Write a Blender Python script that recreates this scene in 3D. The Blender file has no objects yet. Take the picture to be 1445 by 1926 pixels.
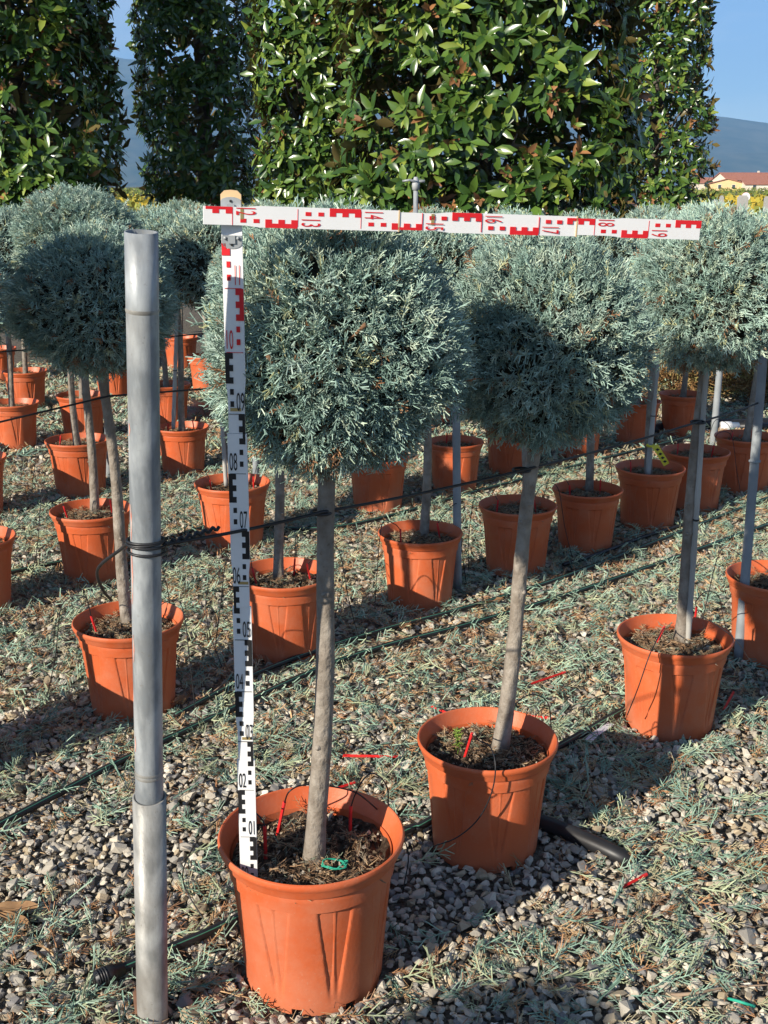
import bpy, bmesh, math, random
import numpy as np
from mathutils import Vector, Matrix, Quaternion

random.seed(7)
RNG = np.random.default_rng(7)
C = bpy.context.scene.collection
S = bpy.context.scene
R = math.radians

# ------------------------------------------------------------------ camera
FPX, YH, CY, CX, CAMH = 2150.0, 350.0, 963.0, 722.5, 1.51
PITCH = math.atan((CY - YH) / FPX)
cam = bpy.data.cameras.new('camera')
cam.sensor_fit = 'VERTICAL'; cam.sensor_height = 36.0; cam.sensor_width = 27.0
cam.lens = FPX / 1926.0 * 36.0
cam.clip_start = 0.05; cam.clip_end = 40000
camo = bpy.data.objects.new('camera', cam); C.objects.link(camo)
camo.location = (0, 0, CAMH); camo.rotation_euler = (math.pi / 2 - PITCH, 0, 0)
S.camera = camo

# ------------------------------------------------------------------ light
SUN_EL, SUN_DX, SUN_DY = R(25.5), 0.712, 0.702        # light travels towards +x +y
W = bpy.data.worlds.new('World'); S.world = W; W.use_nodes = True
nt = W.node_tree; nt.nodes.clear()
out = nt.nodes.new('ShaderNodeOutputWorld'); bg = nt.nodes.new('ShaderNodeBackground')
sky = nt.nodes.new('ShaderNodeTexSky'); sky.sky_type = 'NISHITA'; sky.sun_disc = False
sky.sun_elevation = SUN_EL; sky.sun_rotation = math.atan2(-SUN_DX, -SUN_DY)
sky.air_density = 0.75; sky.dust_density = 0.0; sky.ozone_density = 5.0
bg.inputs['Strength'].default_value = 0.072
# thin cirrus veil over the sky
tc = nt.nodes.new('ShaderNodeTexCoord'); mp = nt.nodes.new('ShaderNodeMapping')
mp.inputs['Scale'].default_value = (3.0, 3.0, 14.0); mp.inputs['Location'].default_value = (0.7, 0.1, 0.9)
nz = nt.nodes.new('ShaderNodeTexNoise'); nz.inputs['Scale'].default_value = 1.6; nz.inputs['Detail'].default_value = 5
rp = nt.nodes.new('ShaderNodeMapRange'); rp.inputs['From Min'].default_value = 0.47; rp.inputs['From Max'].default_value = 0.8
rp.inputs['To Max'].default_value = 0.55
mx = nt.nodes.new('ShaderNodeMix'); mx.data_type = 'RGBA'; mx.inputs['B'].default_value = (9.0, 9.4, 10.0, 1)
nt.links.new(tc.outputs['Generated'], mp.inputs['Vector']); nt.links.new(mp.outputs['Vector'], nz.inputs['Vector'])
nt.links.new(nz.outputs['Fac'], rp.inputs['Value']); nt.links.new(rp.outputs['Result'], mx.inputs['Factor'])
nt.links.new(sky.outputs['Color'], mx.inputs['A']); nt.links.new(mx.outputs['Result'], bg.inputs['Color'])
nt.links.new(bg.outputs['Background'], out.inputs['Surface'])
sl = bpy.data.lights.new('sun', 'SUN'); sl.energy = 5.0; sl.angle = R(0.53); sl.color = (1.0, 0.92, 0.79)
slo = bpy.data.objects.new('sun', sl); C.objects.link(slo)
slo.rotation_euler = Vector((SUN_DX * math.cos(SUN_EL), SUN_DY * math.cos(SUN_EL), -math.sin(SUN_EL))).to_track_quat('-Z', 'Y').to_euler()
slo.location = (-6, -6, 8)
S.view_settings.view_transform = 'Standard'; S.view_settings.look = 'None'
S.view_settings.exposure = 0.85; S.view_settings.gamma = 1.0; S.view_settings.use_curve_mapping = False
S.render.engine = 'CYCLES'
S.cycles.max_bounces = 5; S.cycles.diffuse_bounces = 2; S.cycles.glossy_bounces = 2; S.cycles.transmission_bounces = 2; S.cycles.volume_bounces = 0

# ------------------------------------------------------------------ helpers
cT, sT = math.cos(PITCH), math.sin(PITCH)
def ray(x, y):
    u = (x - CX) / FPX; v = (y - CY) / FPX
    return Vector((u, cT - v * sT, -sT - v * cT))
def at_z(x, y, z=0.0):
    r = ray(x, y); t = (z - CAMH) / r.z; return Vector((0, 0, CAMH)) + r * t
def at_y(x, y, Y):
    r = ray(x, y); t = Y / r.y; return Vector((0, 0, CAMH)) + r * t
def project(p):
    k = CAMH - p[2]; d = p[1] * cT + k * sT
    return CX + FPX * p[0] / d, CY + FPX * (k * cT - p[1] * sT) / d

def tag(o, label=None, cat=None, group=None, kind=None):
    if label: o['label'] = label
    if cat: o['category'] = cat
    if group: o['group'] = group
    if kind: o['kind'] = kind
    return o
def empty(name, loc=(0, 0, 0), rz=0.0):
    o = bpy.data.objects.new(name, None); o.empty_display_size = 0.05
    o.location = loc; o.rotation_euler = (0, 0, rz); C.objects.link(o); return o
def link(name, me, parent=None, loc=None):
    o = bpy.data.objects.new(name, me); C.objects.link(o)
    if parent: o.parent = parent
    if loc is not None: o.location = loc
    return o

def np_mesh(name, V, F, mats, col=None, smooth=False, midx=None):
    """V (n,3); F list of index arrays (m,k); col (n,3) per vertex"""
    if not isinstance(F, (list, tuple)): F = [F]
    me = bpy.data.meshes.new(name)
    V = np.asarray(V, dtype=np.float32)
    me.vertices.add(len(V)); me.vertices.foreach_set('co', V.ravel())
    idx = np.concatenate([f.ravel() for f in F]).astype(np.int32)
    tot = np.concatenate([np.full(len(f), f.shape[1]) for f in F]).astype(np.int32)
    st = np.concatenate([[0], np.cumsum(tot)[:-1]]).astype(np.int32)
    me.loops.add(len(idx)); me.loops.foreach_set('vertex_index', idx)
    me.polygons.add(len(tot)); me.polygons.foreach_set('loop_start', st); me.polygons.foreach_set('loop_total', tot)
    me.polygons.foreach_set('use_smooth', np.full(len(tot), smooth))
    if midx is not None: me.polygons.foreach_set('material_index', np.asarray(midx, dtype=np.int32))
    for m in (mats if isinstance(mats, (list, tuple)) else [mats]): me.materials.append(m)
    if col is not None:
        a = me.color_attributes.new('Col', 'FLOAT_COLOR', 'POINT')
        c4 = np.ones((len(V), 4), dtype=np.float32); c4[:, :3] = col
        a.data.foreach_set('color', c4.ravel())
    me.update(calc_edges=True); me.validate()
    return me

class MB:
    """collects pieces that make one mesh"""
    def __init__(s): s.V = []; s.F = []; s.n = 0
    def add(s, verts, faces):
        s.V += [tuple(v) for v in verts]; s.F += [tuple(i + s.n for i in f) for f in faces]; s.n += len(verts); return s
    def box(s, c, d, M=None):
        x, y, z = d[0] / 2, d[1] / 2, d[2] / 2
        v = [Vector((a * x, b * y, e * z)) for a in (-1, 1) for b in (-1, 1) for e in (-1, 1)]
        if M: v = [M @ p for p in v]
        v = [p + Vector(c) for p in v]
        return s.add(v, [(0, 1, 3, 2), (4, 6, 7, 5), (0, 4, 5, 1), (2, 3, 7, 6), (0, 2, 6, 4), (1, 5, 7, 3)])
    def prism(s, poly, z0, z1, M=None):
        n = len(poly)
        v = [Vector((p[0], p[1], z0)) for p in poly] + [Vector((p[0], p[1], z1)) for p in poly]
        if M: v = [M @ p for p in v]
        f = [tuple(range(n - 1, -1, -1)), tuple(range(n, 2 * n))] + [(i, (i + 1) % n, n + (i + 1) % n, n + i) for i in range(n)]
        return s.add(v, f)
    def tube(s, pts, rad, sides=8, cap=True):
        pts = [Vector(p) for p in pts]; n = len(pts)
        rs = rad if isinstance(rad, (list, tuple)) else [rad] * n
        t0 = (pts[1] - pts[0]).normalized()
        up = Vector((0, 0, 1)) if abs(t0.z) < 0.9 else Vector((1, 0, 0))
        a = t0.cross(up).normalized(); V = []
        for i in range(n):
            t = (pts[min(i + 1, n - 1)] - pts[max(i - 1, 0)]).normalized()
            a = (a - t * a.dot(t)).normalized(); b = t.cross(a)
            for k in range(sides):
                an = 2 * math.pi * k / sides
                V.append(pts[i] + (a * math.cos(an) + b * math.sin(an)) * rs[i])
        F = []
        for i in range(n - 1):
            for k in range(sides):
                k2 = (k + 1) % sides
                F.append((i * sides + k, i * sides + k2, (i + 1) * sides + k2, (i + 1) * sides + k))
        if cap:
            F.append(tuple(range(sides - 1, -1, -1))); F.append(tuple((n - 1) * sides + k for k in range(sides)))
        return s.add(V, F)
    def mesh(s, name, m, smooth=False, col=None):
        me = bpy.data.meshes.new(name); me.from_pydata(s.V, [], s.F)
        for x in (m if isinstance(m, (list, tuple)) else [m]): me.materials.append(x)
        me.polygons.foreach_set('use_smooth', [smooth] * len(me.polygons))
        if col is not None:
            a = me.color_attributes.new('Col', 'FLOAT_COLOR', 'POINT')
            a.data.foreach_set('color', np.tile(np.array(list(col) + [1], dtype=np.float32), len(s.V)))
        me.update(); return me
    def build(s, name, m, parent=None, smooth=False, loc=None):
        return link(name, s.mesh(name, m, smooth), parent, loc)

def smooth_path(P, sub=6):
    P = [Vector(p) for p in P]; Q = [P[0] * 2 - P[1]] + P + [P[-1] * 2 - P[-2]]; o = []
    for i in range(1, len(Q) - 2):
        a, b, c, d = Q[i - 1], Q[i], Q[i + 1], Q[i + 2]
        for k in range(sub):
            t = k / sub
            o.append(0.5 * ((2 * b) + (c - a) * t + (2 * a - 5 * b + 4 * c - d) * t * t + (3 * b - a - 3 * c + d) * t ** 3))
    return o + [P[-1]]

def norm(a): return a / np.maximum(np.linalg.norm(a, axis=-1, keepdims=True), 1e-9)
_nt = np.random.default_rng(3).random((64, 64))
def vnoise(x, y):
    x = np.asarray(x, float); y = np.asarray(y, float)
    xi = np.floor(x).astype(int); yi = np.floor(y).astype(int); fx = x - xi; fy = y - yi
    fx = fx * fx * (3 - 2 * fx); fy = fy * fy * (3 - 2 * fy)
    g = lambda a, b: _nt[a % 64, b % 64]
    return (g(xi, yi) * (1 - fx) + g(xi + 1, yi) * fx) * (1 - fy) + (g(xi, yi + 1) * (1 - fx) + g(xi + 1, yi + 1) * fx) * fy
def fbm(x, y):
    return 0.55 * vnoise(x, y) + 0.3 * vnoise(x * 2.1 + 9, y * 2.1 + 4) + 0.15 * vnoise(x * 4.3 + 3, y * 4.3 + 7)

# ------------------------------------------------------------------ materials
def pmat(name, c1, c2=None, rough=0.6, spec=0.4, scale=8.0, bump=0.0, bscale=40.0, stretch=(1, 1, 1), metal=0.0, attr=False,
         back=None, objrand=0.0, detail=5, transl=0.0, contrast=(0.35, 0.65)):
    m = bpy.data.materials.new(name); m.use_nodes = True; t = m.node_tree; n = t.nodes; L = t.links
    b = n['Principled BSDF']; b.inputs['Roughness'].default_value = rough
    b.inputs['Specular IOR Level'].default_value = spec; b.inputs['Metallic'].default_value = metal
    tcn = n.new('ShaderNodeTexCoord'); mpn = n.new('ShaderNodeMapping'); mpn.inputs['Scale'].default_value = stretch
    L.new(tcn.outputs['Object'], mpn.inputs['Vector'])
    if attr:
        a = n.new('ShaderNodeAttribute'); a.attribute_name = 'Col'; csrc = a.outputs['Color']
        if c2 is not None:            # c2 = strength of the noise modulation
            nn = n.new('ShaderNodeTexNoise'); nn.inputs['Scale'].default_value = scale; nn.inputs['Detail'].default_value = detail
            L.new(mpn.outputs['Vector'], nn.inputs['Vector'])
            mr = n.new('ShaderNodeMapRange'); mr.inputs['From Min'].default_value = .25; mr.inputs['From Max'].default_value = .75
            mr.inputs['To Min'].default_value = 1 - c2; mr.inputs['To Max'].default_value = 1 + c2
            L.new(nn.outputs['Fac'], mr.inputs['Value'])
            mm = n.new('ShaderNodeMix'); mm.data_type = 'RGBA'; mm.blend_type = 'MULTIPLY'; mm.inputs['Factor'].default_value = 1
            L.new(csrc, mm.inputs['A']); L.new(mr.outputs['Result'], mm.inputs['B']); csrc = mm.outputs['Result']
    else:
        nn = n.new('ShaderNodeTexNoise'); nn.inputs['Scale'].default_value = scale; nn.inputs['Detail'].default_value = detail
        L.new(mpn.outputs['Vector'], nn.inputs['Vector'])
        mr = n.new('ShaderNodeMapRange'); mr.inputs['From Min'].default_value = contrast[0]; mr.inputs['From Max'].default_value = contrast[1]
        L.new(nn.outputs['Fac'], mr.inputs['Value'])
        mm = n.new('ShaderNodeMix'); mm.data_type = 'RGBA'
        mm.inputs['A'].default_value = (*c1, 1); mm.inputs['B'].default_value = (*(c2 or c1), 1)
        L.new(mr.outputs['Result'], mm.inputs['Factor']); csrc = mm.outputs['Result']
    if objrand:
        oi = n.new('ShaderNodeObjectInfo'); hs = n.new('ShaderNodeHueSaturation')
        r2 = n.new('ShaderNodeMapRange'); r2.inputs['To Min'].default_value = 1 - objrand; r2.inputs['To Max'].default_value = 1 + objrand
        L.new(oi.outputs['Random'], r2.inputs['Value']); L.new(r2.outputs['Result'], hs.inputs['Value'])
        L.new(csrc, hs.inputs['Color']); csrc = hs.outputs['Color']
    if back is not None:
        g = n.new('ShaderNodeNewGeometry'); mb = n.new('ShaderNodeMix'); mb.data_type = 'RGBA'
        mb.inputs['B'].default_value = (*back, 1); L.new(g.outputs['Backfacing'], mb.inputs['Factor'])
        L.new(csrc, mb.inputs['A']); csrc = mb.outputs['Result']
    L.new(csrc, b.inputs['Base Color'])
    if transl:
        tr = n.new('ShaderNodeBsdfTranslucent'); ms = n.new('ShaderNodeMixShader'); ms.inputs['Fac'].default_value = transl
        L.new(csrc, tr.inputs['Color']); L.new(b.outputs['BSDF'], ms.inputs[1]); L.new(tr.outputs['BSDF'], ms.inputs[2])
        L.new(ms.outputs['Shader'], n['Material Output'].inputs['Surface'])
    if bump:
        bn = n.new('ShaderNodeTexNoise'); bn.inputs['Scale'].default_value = bscale; bn.inputs['Detail'].default_value = 6
        L.new(mpn.outputs['Vector'], bn.inputs['Vector'])
        bp = n.new('ShaderNodeBump'); bp.inputs['Strength'].default_value = bump; bp.inputs['Distance'].default_value = 0.01
        L.new(bn.outputs['Fac'], bp.inputs['Height']); L.new(bp.outputs['Normal'], b.inputs['Normal'])
    return m

M = {}
M['pot'] = pmat('pot_plastic', (0.52, 0.102, 0.032), (0.59, 0.130, 0.044), rough=0.46, spec=0.35, scale=4, bump=0.06, bscale=120, objrand=0.07)
def add_dust(m, dust=(0.50, 0.33, 0.24), amount=.55):
    t = m.node_tree; n = t.nodes; L = t.links; b = n['Principled BSDF']; src = b.inputs['Base Color'].links[0].from_socket
    tc_ = n.new('ShaderNodeTexCoord'); sp = n.new('ShaderNodeSeparateXYZ'); L.new(tc_.outputs['Object'], sp.inputs[0])
    low = n.new('ShaderNodeMapRange'); low.inputs['From Min'].default_value = .16; low.inputs['From Max'].default_value = .0; L.new(sp.outputs['Z'], low.inputs['Value'])
    oi = n.new('ShaderNodeObjectInfo'); wm = n.new('ShaderNodeMath'); wm.operation = 'MULTIPLY'; wm.inputs[1].default_value = 60; L.new(oi.outputs['Random'], wm.inputs[0])
    a = n.new('ShaderNodeTexNoise'); a.noise_dimensions = '4D'; L.new(wm.outputs[0], a.inputs['W']); a.inputs['Scale'].default_value = 7; a.inputs['Detail'].default_value = 9; a.inputs['Roughness'].default_value = .7; L.new(tc_.outputs['Object'], a.inputs['Vector'])
    ar = n.new('ShaderNodeMapRange'); ar.inputs['From Min'].default_value = .46; ar.inputs['From Max'].default_value = .78; L.new(a.outputs['Fac'], ar.inputs['Value'])
    sk = n.new('ShaderNodeTexNoise'); sk.inputs['Scale'].default_value = 170; sk.inputs['Detail'].default_value = 2; L.new(tc_.outputs['Object'], sk.inputs['Vector'])
    sr = n.new('ShaderNodeMapRange'); sr.inputs['From Min'].default_value = .66; sr.inputs['From Max'].default_value = .72; L.new(sk.outputs['Fac'], sr.inputs['Value'])
    ml = n.new('ShaderNodeMath'); ml.operation = 'MULTIPLY_ADD'; L.new(low.outputs['Result'], ml.inputs[0]); ml.inputs[1].default_value = .35; L.new(ar.outputs['Result'], ml.inputs[2])
    m2 = n.new('ShaderNodeMath'); m2.operation = 'MULTIPLY_ADD'; L.new(sr.outputs['Result'], m2.inputs[0]); m2.inputs[1].default_value = .5; L.new(ml.outputs[0], m2.inputs[2])
    m3 = n.new('ShaderNodeMath'); m3.operation = 'MULTIPLY'; m3.use_clamp = True; L.new(m2.outputs[0], m3.inputs[0]); m3.inputs[1].default_value = amount
    mm = n.new('ShaderNodeMix'); mm.data_type = 'RGBA'; mm.inputs['B'].default_value = (*dust, 1); L.new(m3.outputs[0], mm.inputs['Factor']); L.new(src, mm.inputs['A']); L.new(mm.outputs['Result'], b.inputs['Base Color'])
    rr = n.new('ShaderNodeMapRange'); rr.inputs['To Min'].default_value = .42; rr.inputs['To Max'].default_value = .8; L.new(m3.outputs[0], rr.inputs['Value']); L.new(rr.outputs['Result'], b.inputs['Roughness'])
add_dust(M['pot'], (0.50, 0.29, 0.19), amount=.40)
M['soil'] = pmat('potting_soil', (0.030, 0.020, 0.014), (0.10, 0.068, 0.045), rough=0.95, spec=0.1, scale=60, bump=0.7, bscale=140)
M['litter'] = pmat('pot_litter', None, 0.2, attr=True, rough=0.9, spec=0.15, scale=90)
M['bark'] = pmat('grey_bark', (0.20, 0.165, 0.13), (0.36, 0.315, 0.26), rough=0.9, spec=0.15, scale=38, bump=0.8, bscale=60, stretch=(1, 1, .75), objrand=0.10, contrast=(.3, .7))
add_dust(M['bark'], (0.085, 0.060, 0.042), .75)
M['limb'] = pmat('brown_limb', (0.12, 0.065, 0.038), (0.22, 0.125, 0.07), rough=0.9, spec=0.1, scale=40)
M['needle'] = pmat('glaucous_foliage', None, 0.18, attr=True, rough=0.55, spec=0.3, scale=14, objrand=0.10)
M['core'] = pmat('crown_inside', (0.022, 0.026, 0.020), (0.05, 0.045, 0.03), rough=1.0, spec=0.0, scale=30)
M['stone'] = pmat('gravel_stone', None, 0.22, attr=True, rough=0.8, spec=0.25, scale=70, bump=0.25, bscale=120)
M['bed'] = pmat('gravel_bed', (0.075, 0.062, 0.047), (0.21, 0.185, 0.15), rough=0.95, spec=0.1, scale=90, bump=0.9, bscale=110)
M['clip'] = pmat('clippings', None, 0.15, attr=True, rough=0.7, spec=0.2, scale=20)
M['steel'] = pmat('galvanised_steel', (0.21, 0.228, 0.24), (0.39, 0.41, 0.415), rough=0.55, spec=0.45, scale=34, metal=0.12, bump=0.05, bscale=160, stretch=(1, 1, 0.3), contrast=(.40, .60))
add_dust(M['steel'], (.20, .185, .16), .6)
M['steel_old'] = pmat('weathered_steel', (0.19, 0.185, 0.168), (0.36, 0.35, 0.32), rough=0.62, spec=0.4, scale=24, metal=0.08, bump=0.06, bscale=160, stretch=(1, 1, 0.4), contrast=(.40, .60))
add_dust(M['steel_old'], (.17, .145, .115), .65)
M['post'] = pmat('grey_post', (0.22, 0.24, 0.25), (0.31, 0.33, 0.34), rough=0.6, spec=0.3, scale=12)
M['red_paint'] = pmat('red_paint_smear', (0.62, 0.22, 0.15), (0.5, 0.38, 0.33), rough=0.7, scale=60)
M['black'] = pmat('black_pe', (0.010, 0.010, 0.011), (0.022, 0.022, 0.024), rough=0.45, spec=0.45, scale=15)
M['greenstripe'] = pmat('green_stripe', (0.05, 0.20, 0.13), (0.08, 0.26, 0.17), rough=0.5, scale=15)
M['red'] = pmat('red_plastic', (0.62, 0.020, 0.022), (0.72, 0.04, 0.035), rough=0.4, spec=0.5, scale=30)
M['white'] = pmat('white_lacquer', (0.80, 0.79, 0.77), (0.83, 0.82, 0.80), rough=0.4, spec=0.4, scale=10)
M['ink'] = pmat('black_ink', (0.012, 0.012, 0.013), (0.018, 0.018, 0.019), rough=0.5, scale=30)
M['redink'] = pmat('red_ink', (0.66, 0.012, 0.018), (0.70, 0.02, 0.026), rough=0.5, scale=30)
M['brass'] = pmat('brass_pin', (0.42, 0.31, 0.12), (0.5, 0.38, 0.16), rough=0.45, metal=0.5, scale=40)
M['wood'] = pmat('pale_wood', (0.62, 0.42, 0.22), (0.70, 0.50, 0.28), rough=0.6, scale=30)
M['hinge'] = pmat('grey_hinge', (0.34, 0.36, 0.37), (0.45, 0.47, 0.48), rough=0.4, metal=0.4, scale=30)
M['bamboo'] = pmat('grey_bamboo', (0.34, 0.32, 0.28), (0.48, 0.46, 0.42), rough=0.6, scale=20, stretch=(1, 1, 0.2))
M['yellow'] = pmat('yellow_tape', (0.72, 0.60, 0.03), (0.78, 0.66, 0.06), rough=0.5, scale=20)
M['paper'] = pmat('white_tag', (0.62, 0.60, 0.66), (0.72, 0.70, 0.74), rough=0.6, scale=30)
M['dryleaf'] = pmat('dry_leaf', (0.24, 0.13, 0.06), (0.38, 0.22, 0.10), rough=0.75, scale=30)
M['rust'] = pmat('rusty_brown', (0.12, 0.06, 0.035), (0.2, 0.1, 0.06), rough=0.9, scale=30)
M['twine'] = pmat('green_twine', (0.02, 0.30, 0.19), (0.03, 0.38, 0.25), rough=0.6, scale=30)
M['twig'] = pmat('dry_twig', (0.22, 0.15, 0.10), (0.36, 0.26, 0.18), rough=0.9, scale=40)
M['leaf'] = pmat('magnolia_leaf', None, None, attr=True, rough=0.27, spec=0.55, back=(0.14, 0.11, 0.04), transl=0.12)
M['mtrunk'] = pmat('magnolia_bark', (0.07, 0.06, 0.05), (0.14, 0.12, 0.10), rough=0.95, spec=0.1, scale=15)
M['drybush'] = pmat('dry_shrub', None, 0.2, attr=True, rough=0.9, spec=0.1, scale=10)
M['vine'] = pmat('vineyard', None, 0.2, attr=True, rough=0.8, spec=0.1, scale=2, transl=0.15)
M['field'] = pmat('field_ground', (0.10, 0.115, 0.045), (0.17, 0.15, 0.07), rough=1.0, spec=0.05, scale=0.06)
M['hill'] = pmat('wooded_hill', (0.025, 0.045, 0.022), (0.095, 0.10, 0.06), rough=1.0, spec=0.0, scale=0.012, detail=12)
M['wall_y'] = pmat('yellow_render', (0.72, 0.47, 0.22), (0.76, 0.51, 0.26), rough=0.9, scale=0.6)
M['wall_w'] = pmat('cream_render', (0.70, 0.60, 0.47), (0.75, 0.66, 0.54), rough=0.9, scale=0.6)
M['tile'] = pmat('red_roof_tile', (0.33, 0.12, 0.07), (0.42, 0.17, 0.10), rough=0.9, scale=1.5)
M['window'] = pmat('dark_window', (0.04, 0.05, 0.055), (0.06, 0.07, 0.075), rough=0.2, scale=2)
M['shutter'] = pmat('green_shutter', (0.06, 0.09, 0.07), (0.08, 0.11, 0.09), rough=0.6, scale=2)
M['concrete'] = pmat('concrete', (0.33, 0.32, 0.30), (0.42, 0.41, 0.38), rough=0.9, scale=8)
M['blue'] = pmat('blue_plastic', (0.04, 0.09, 0.22), (0.06, 0.12, 0.28), rough=0.45, scale=8)
M['grey_plastic'] = pmat('grey_plastic', (0.35, 0.36, 0.36), (0.45, 0.46, 0.46), rough=0.5, scale=20)

# ------------------------------------------------------------------ ground, hills
fg = MB(); fg.add([(-7900 + 15800 * i / 8, -1100 + 8200 * j / 8, -.03) for j in range(9) for i in range(9)], [(j * 9 + i, j * 9 + i + 1, j * 9 + i + 10, j * 9 + i + 9) for j in range(8) for i in range(8)])
tag(fg.build('field_ground', M['field']), kind='structure', label='flat green and brown field land reaching to the hills')
gb = MB(); nx = 40
gv = [(-14 + 28 * i / nx, -3 + 19 * j / nx, 0.004 * random.random() - 0.006) for j in range(nx + 1) for i in range(nx + 1)]
gb.add(gv, [(j * (nx + 1) + i, j * (nx + 1) + i + 1, (j + 1) * (nx + 1) + i + 1, (j + 1) * (nx + 1) + i) for j in range(nx) for i in range(nx)])
GROUND = gb.build('nursery_ground', M['bed'], smooth=True)
tag(GROUND, kind='structure', label='dark gravel bed of the nursery standing ground')

def hills():
    # ridge line: pixel height above the horizon against bearing
    xs = [-2200, -900, -300, 0, 240, 450, 800, 1100, 1325, 1445, 1900, 2600, 3800]
    ys = [250, 190, 140, 120, 133, 160, 196, 220, 234, 247, 270, 255, 230]
    D0, D1 = 3600.0, 6200.0
    na, nr = 220, 34
    rng = np.random.default_rng(5)
    V = []
    for i in range(na):
        px = -2200 + 6000 * i / (na - 1)
        elev = (350 - np.interp(px, xs, ys)) / FPX
        hx = (px - CX) / FPX
        for j in range(nr):
            t = j / (nr - 1); D = D0 + (D1 - D0) * t
            top = elev * D1
            prof = min(1, t / 0.92) ** 1.5 if t < .92 else 1 - (t - .92) * 3
            nzv = (fbm(np.array([i * 0.16]), np.array([j * 0.35]))[0] - .5) * 0.26 * math.sin(math.pi * min(t / .92, 1)) \
                + (fbm(np.array([i * 0.7 + 30]), np.array([j * 0.9]))[0] - .5) * 0.04
            V.append((hx * D, D, -6 if j == 0 else max(-2, top * (prof + nzv))))
    F = [(i * nr + j, (i + 1) * nr + j, (i + 1) * nr + j + 1, i * nr + j + 1) for i in range(na - 1) for j in range(nr - 1)]
    b = MB(); b.add(V, F)
    tag(b.build('hills', M['hill'], smooth=True), kind='structure', label='long wooded mountain ridge fading into blue haze')
hills()

# ------------------------------------------------------------------ houses
def house(label, X, Y, w, d, he, hr, wm, rz=0, axis='x', wins=(), name='house', door=None, chimney=True):
    t = empty(name, (X, Y, 0), rz); tag(t, label, 'house', 'houses beyond the fields')
    b = MB()
    if axis == 'x':
        b.add([(-w/2, -d/2, 0), (w/2, -d/2, 0), (w/2, d/2, 0), (-w/2, d/2, 0), (-w/2, -d/2, he), (w/2, -d/2, he), (w/2, d/2, he), (-w/2, d/2, he),
               (-w/2, 0, hr), (w/2, 0, hr)],
              [(0, 1, 5, 4), (1, 2, 6, 9, 5), (2, 3, 7, 6), (3, 0, 4, 8, 7)])
    else:
        b.add([(-w/2, -d/2, 0), (w/2, -d/2, 0), (w/2, d/2, 0), (-w/2, d/2, 0), (-w/2, -d/2, he), (w/2, -d/2, he), (w/2, d/2, he), (-w/2, d/2, he),
               (0, -d/2, hr), (0, d/2, hr)],
              [(0, 1, 5, 8, 4), (1, 2, 6, 5), (2, 3, 7, 9, 6), (3, 0, 4, 7)])
    b.build('wall', wm, t)
    rb = MB(); o = 0.55; th = 0.22
    sl_ = (hr - he) / ((d if axis == 'x' else w) / 2)
    if axis == 'x':
        for sg in (-1, 1):
            e = [(-w/2 - o, sg * (d/2 + o), he - sl_ * o + .05), (w/2 + o, sg * (d/2 + o), he - sl_ * o + .05), (w/2 + o, 0, hr + .05), (-w/2 - o, 0, hr + .05)]
            v = e + [(p[0], p[1], p[2] + th) for p in e]
            rb.add(v, [(0, 1, 2, 3), (4, 7, 6, 5), (0, 4, 5, 1), (1, 5, 6, 2), (3, 2, 6, 7), (0, 3, 7, 4)])
    else:
        for sg in (-1, 1):
            e = [(sg * (w/2 + o), -d/2 - o, he - sl_ * o + .05), (sg * (w/2 + o), d/2 + o, he - sl_ * o + .05), (0, d/2 + o, hr + .05), (0, -d/2 - o, hr + .05)]
            v = e + [(p[0], p[1], p[2] + th) for p in e]
            rb.add(v, [(0, 1, 2, 3), (4, 7, 6, 5), (0, 4, 5, 1), (1, 5, 6, 2), (3, 2, 6, 7), (0, 3, 7, 4)])
    rf = rb.build('roof', M['tile'], t)
    if chimney:
        MB().box((w * .18, d * .08, hr + .25), (.7, .7, 1.3)).build('chimney', M['wall_w'], rf)
    for (wx, wz, ww, wh) in wins:
        f = MB().box((wx, -d/2 - .02, wz), (ww + .3, .1, wh + .3)).build('window', M['wall_w'], t)
        MB().box((wx, -d/2 - .08, wz), (ww, .06, wh)).build('pane', M['window'], f)
    return t
hx = lambda px, Y: at_y(px, 350, Y).x
house('yellow rendered house with a low red gable roof at the field edge', hx(1368, 430), 430, 12.5, 15, 2.3, 3.9, M['wall_y'], R(-16), 'y',
      [(2.2, 1.3, 1.0, 1.3), (-2.6, 1.3, 1.0, 1.3)], chimney=False)
house('cream house with wide red tiled roof behind the yellow house', hx(1408, 470), 470, 24, 16, 3.6, 6.4, M['wall_w'], R(8), 'x',
      [(-6, 2.4, 1.3, 1.4), (-1, 2.4, 1.3, 1.4), (5.5, 2.4, 1.3, 1.4)])
house('small cream house with red roof at the right picture edge', hx(1432, 420), 420, 13, 10, 2.1, 3.4, M['wall_w'], R(-4), 'x', [(-3.5, 1.2, 1.1, 1.2), (2, 1.2, 1.1, 1.2)], chimney=False)
house('low red roofed house half hidden by the right magnolia', hx(1345, 480), 480, 20, 12, 2.7, 4.6, M['wall_w'], R(3), 'x', [(3, 1.6, 1.1, 1.3)])
house('red roofed pale house glimpsed under the left magnolia', hx(75, 400), 400, 22, 12, 3.8, 6.2, M['wall_w'], R(8), 'x', [(-5, 2.4, 1.3, 1.5), (4, 2.4, 1.3, 1.5)])
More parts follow.
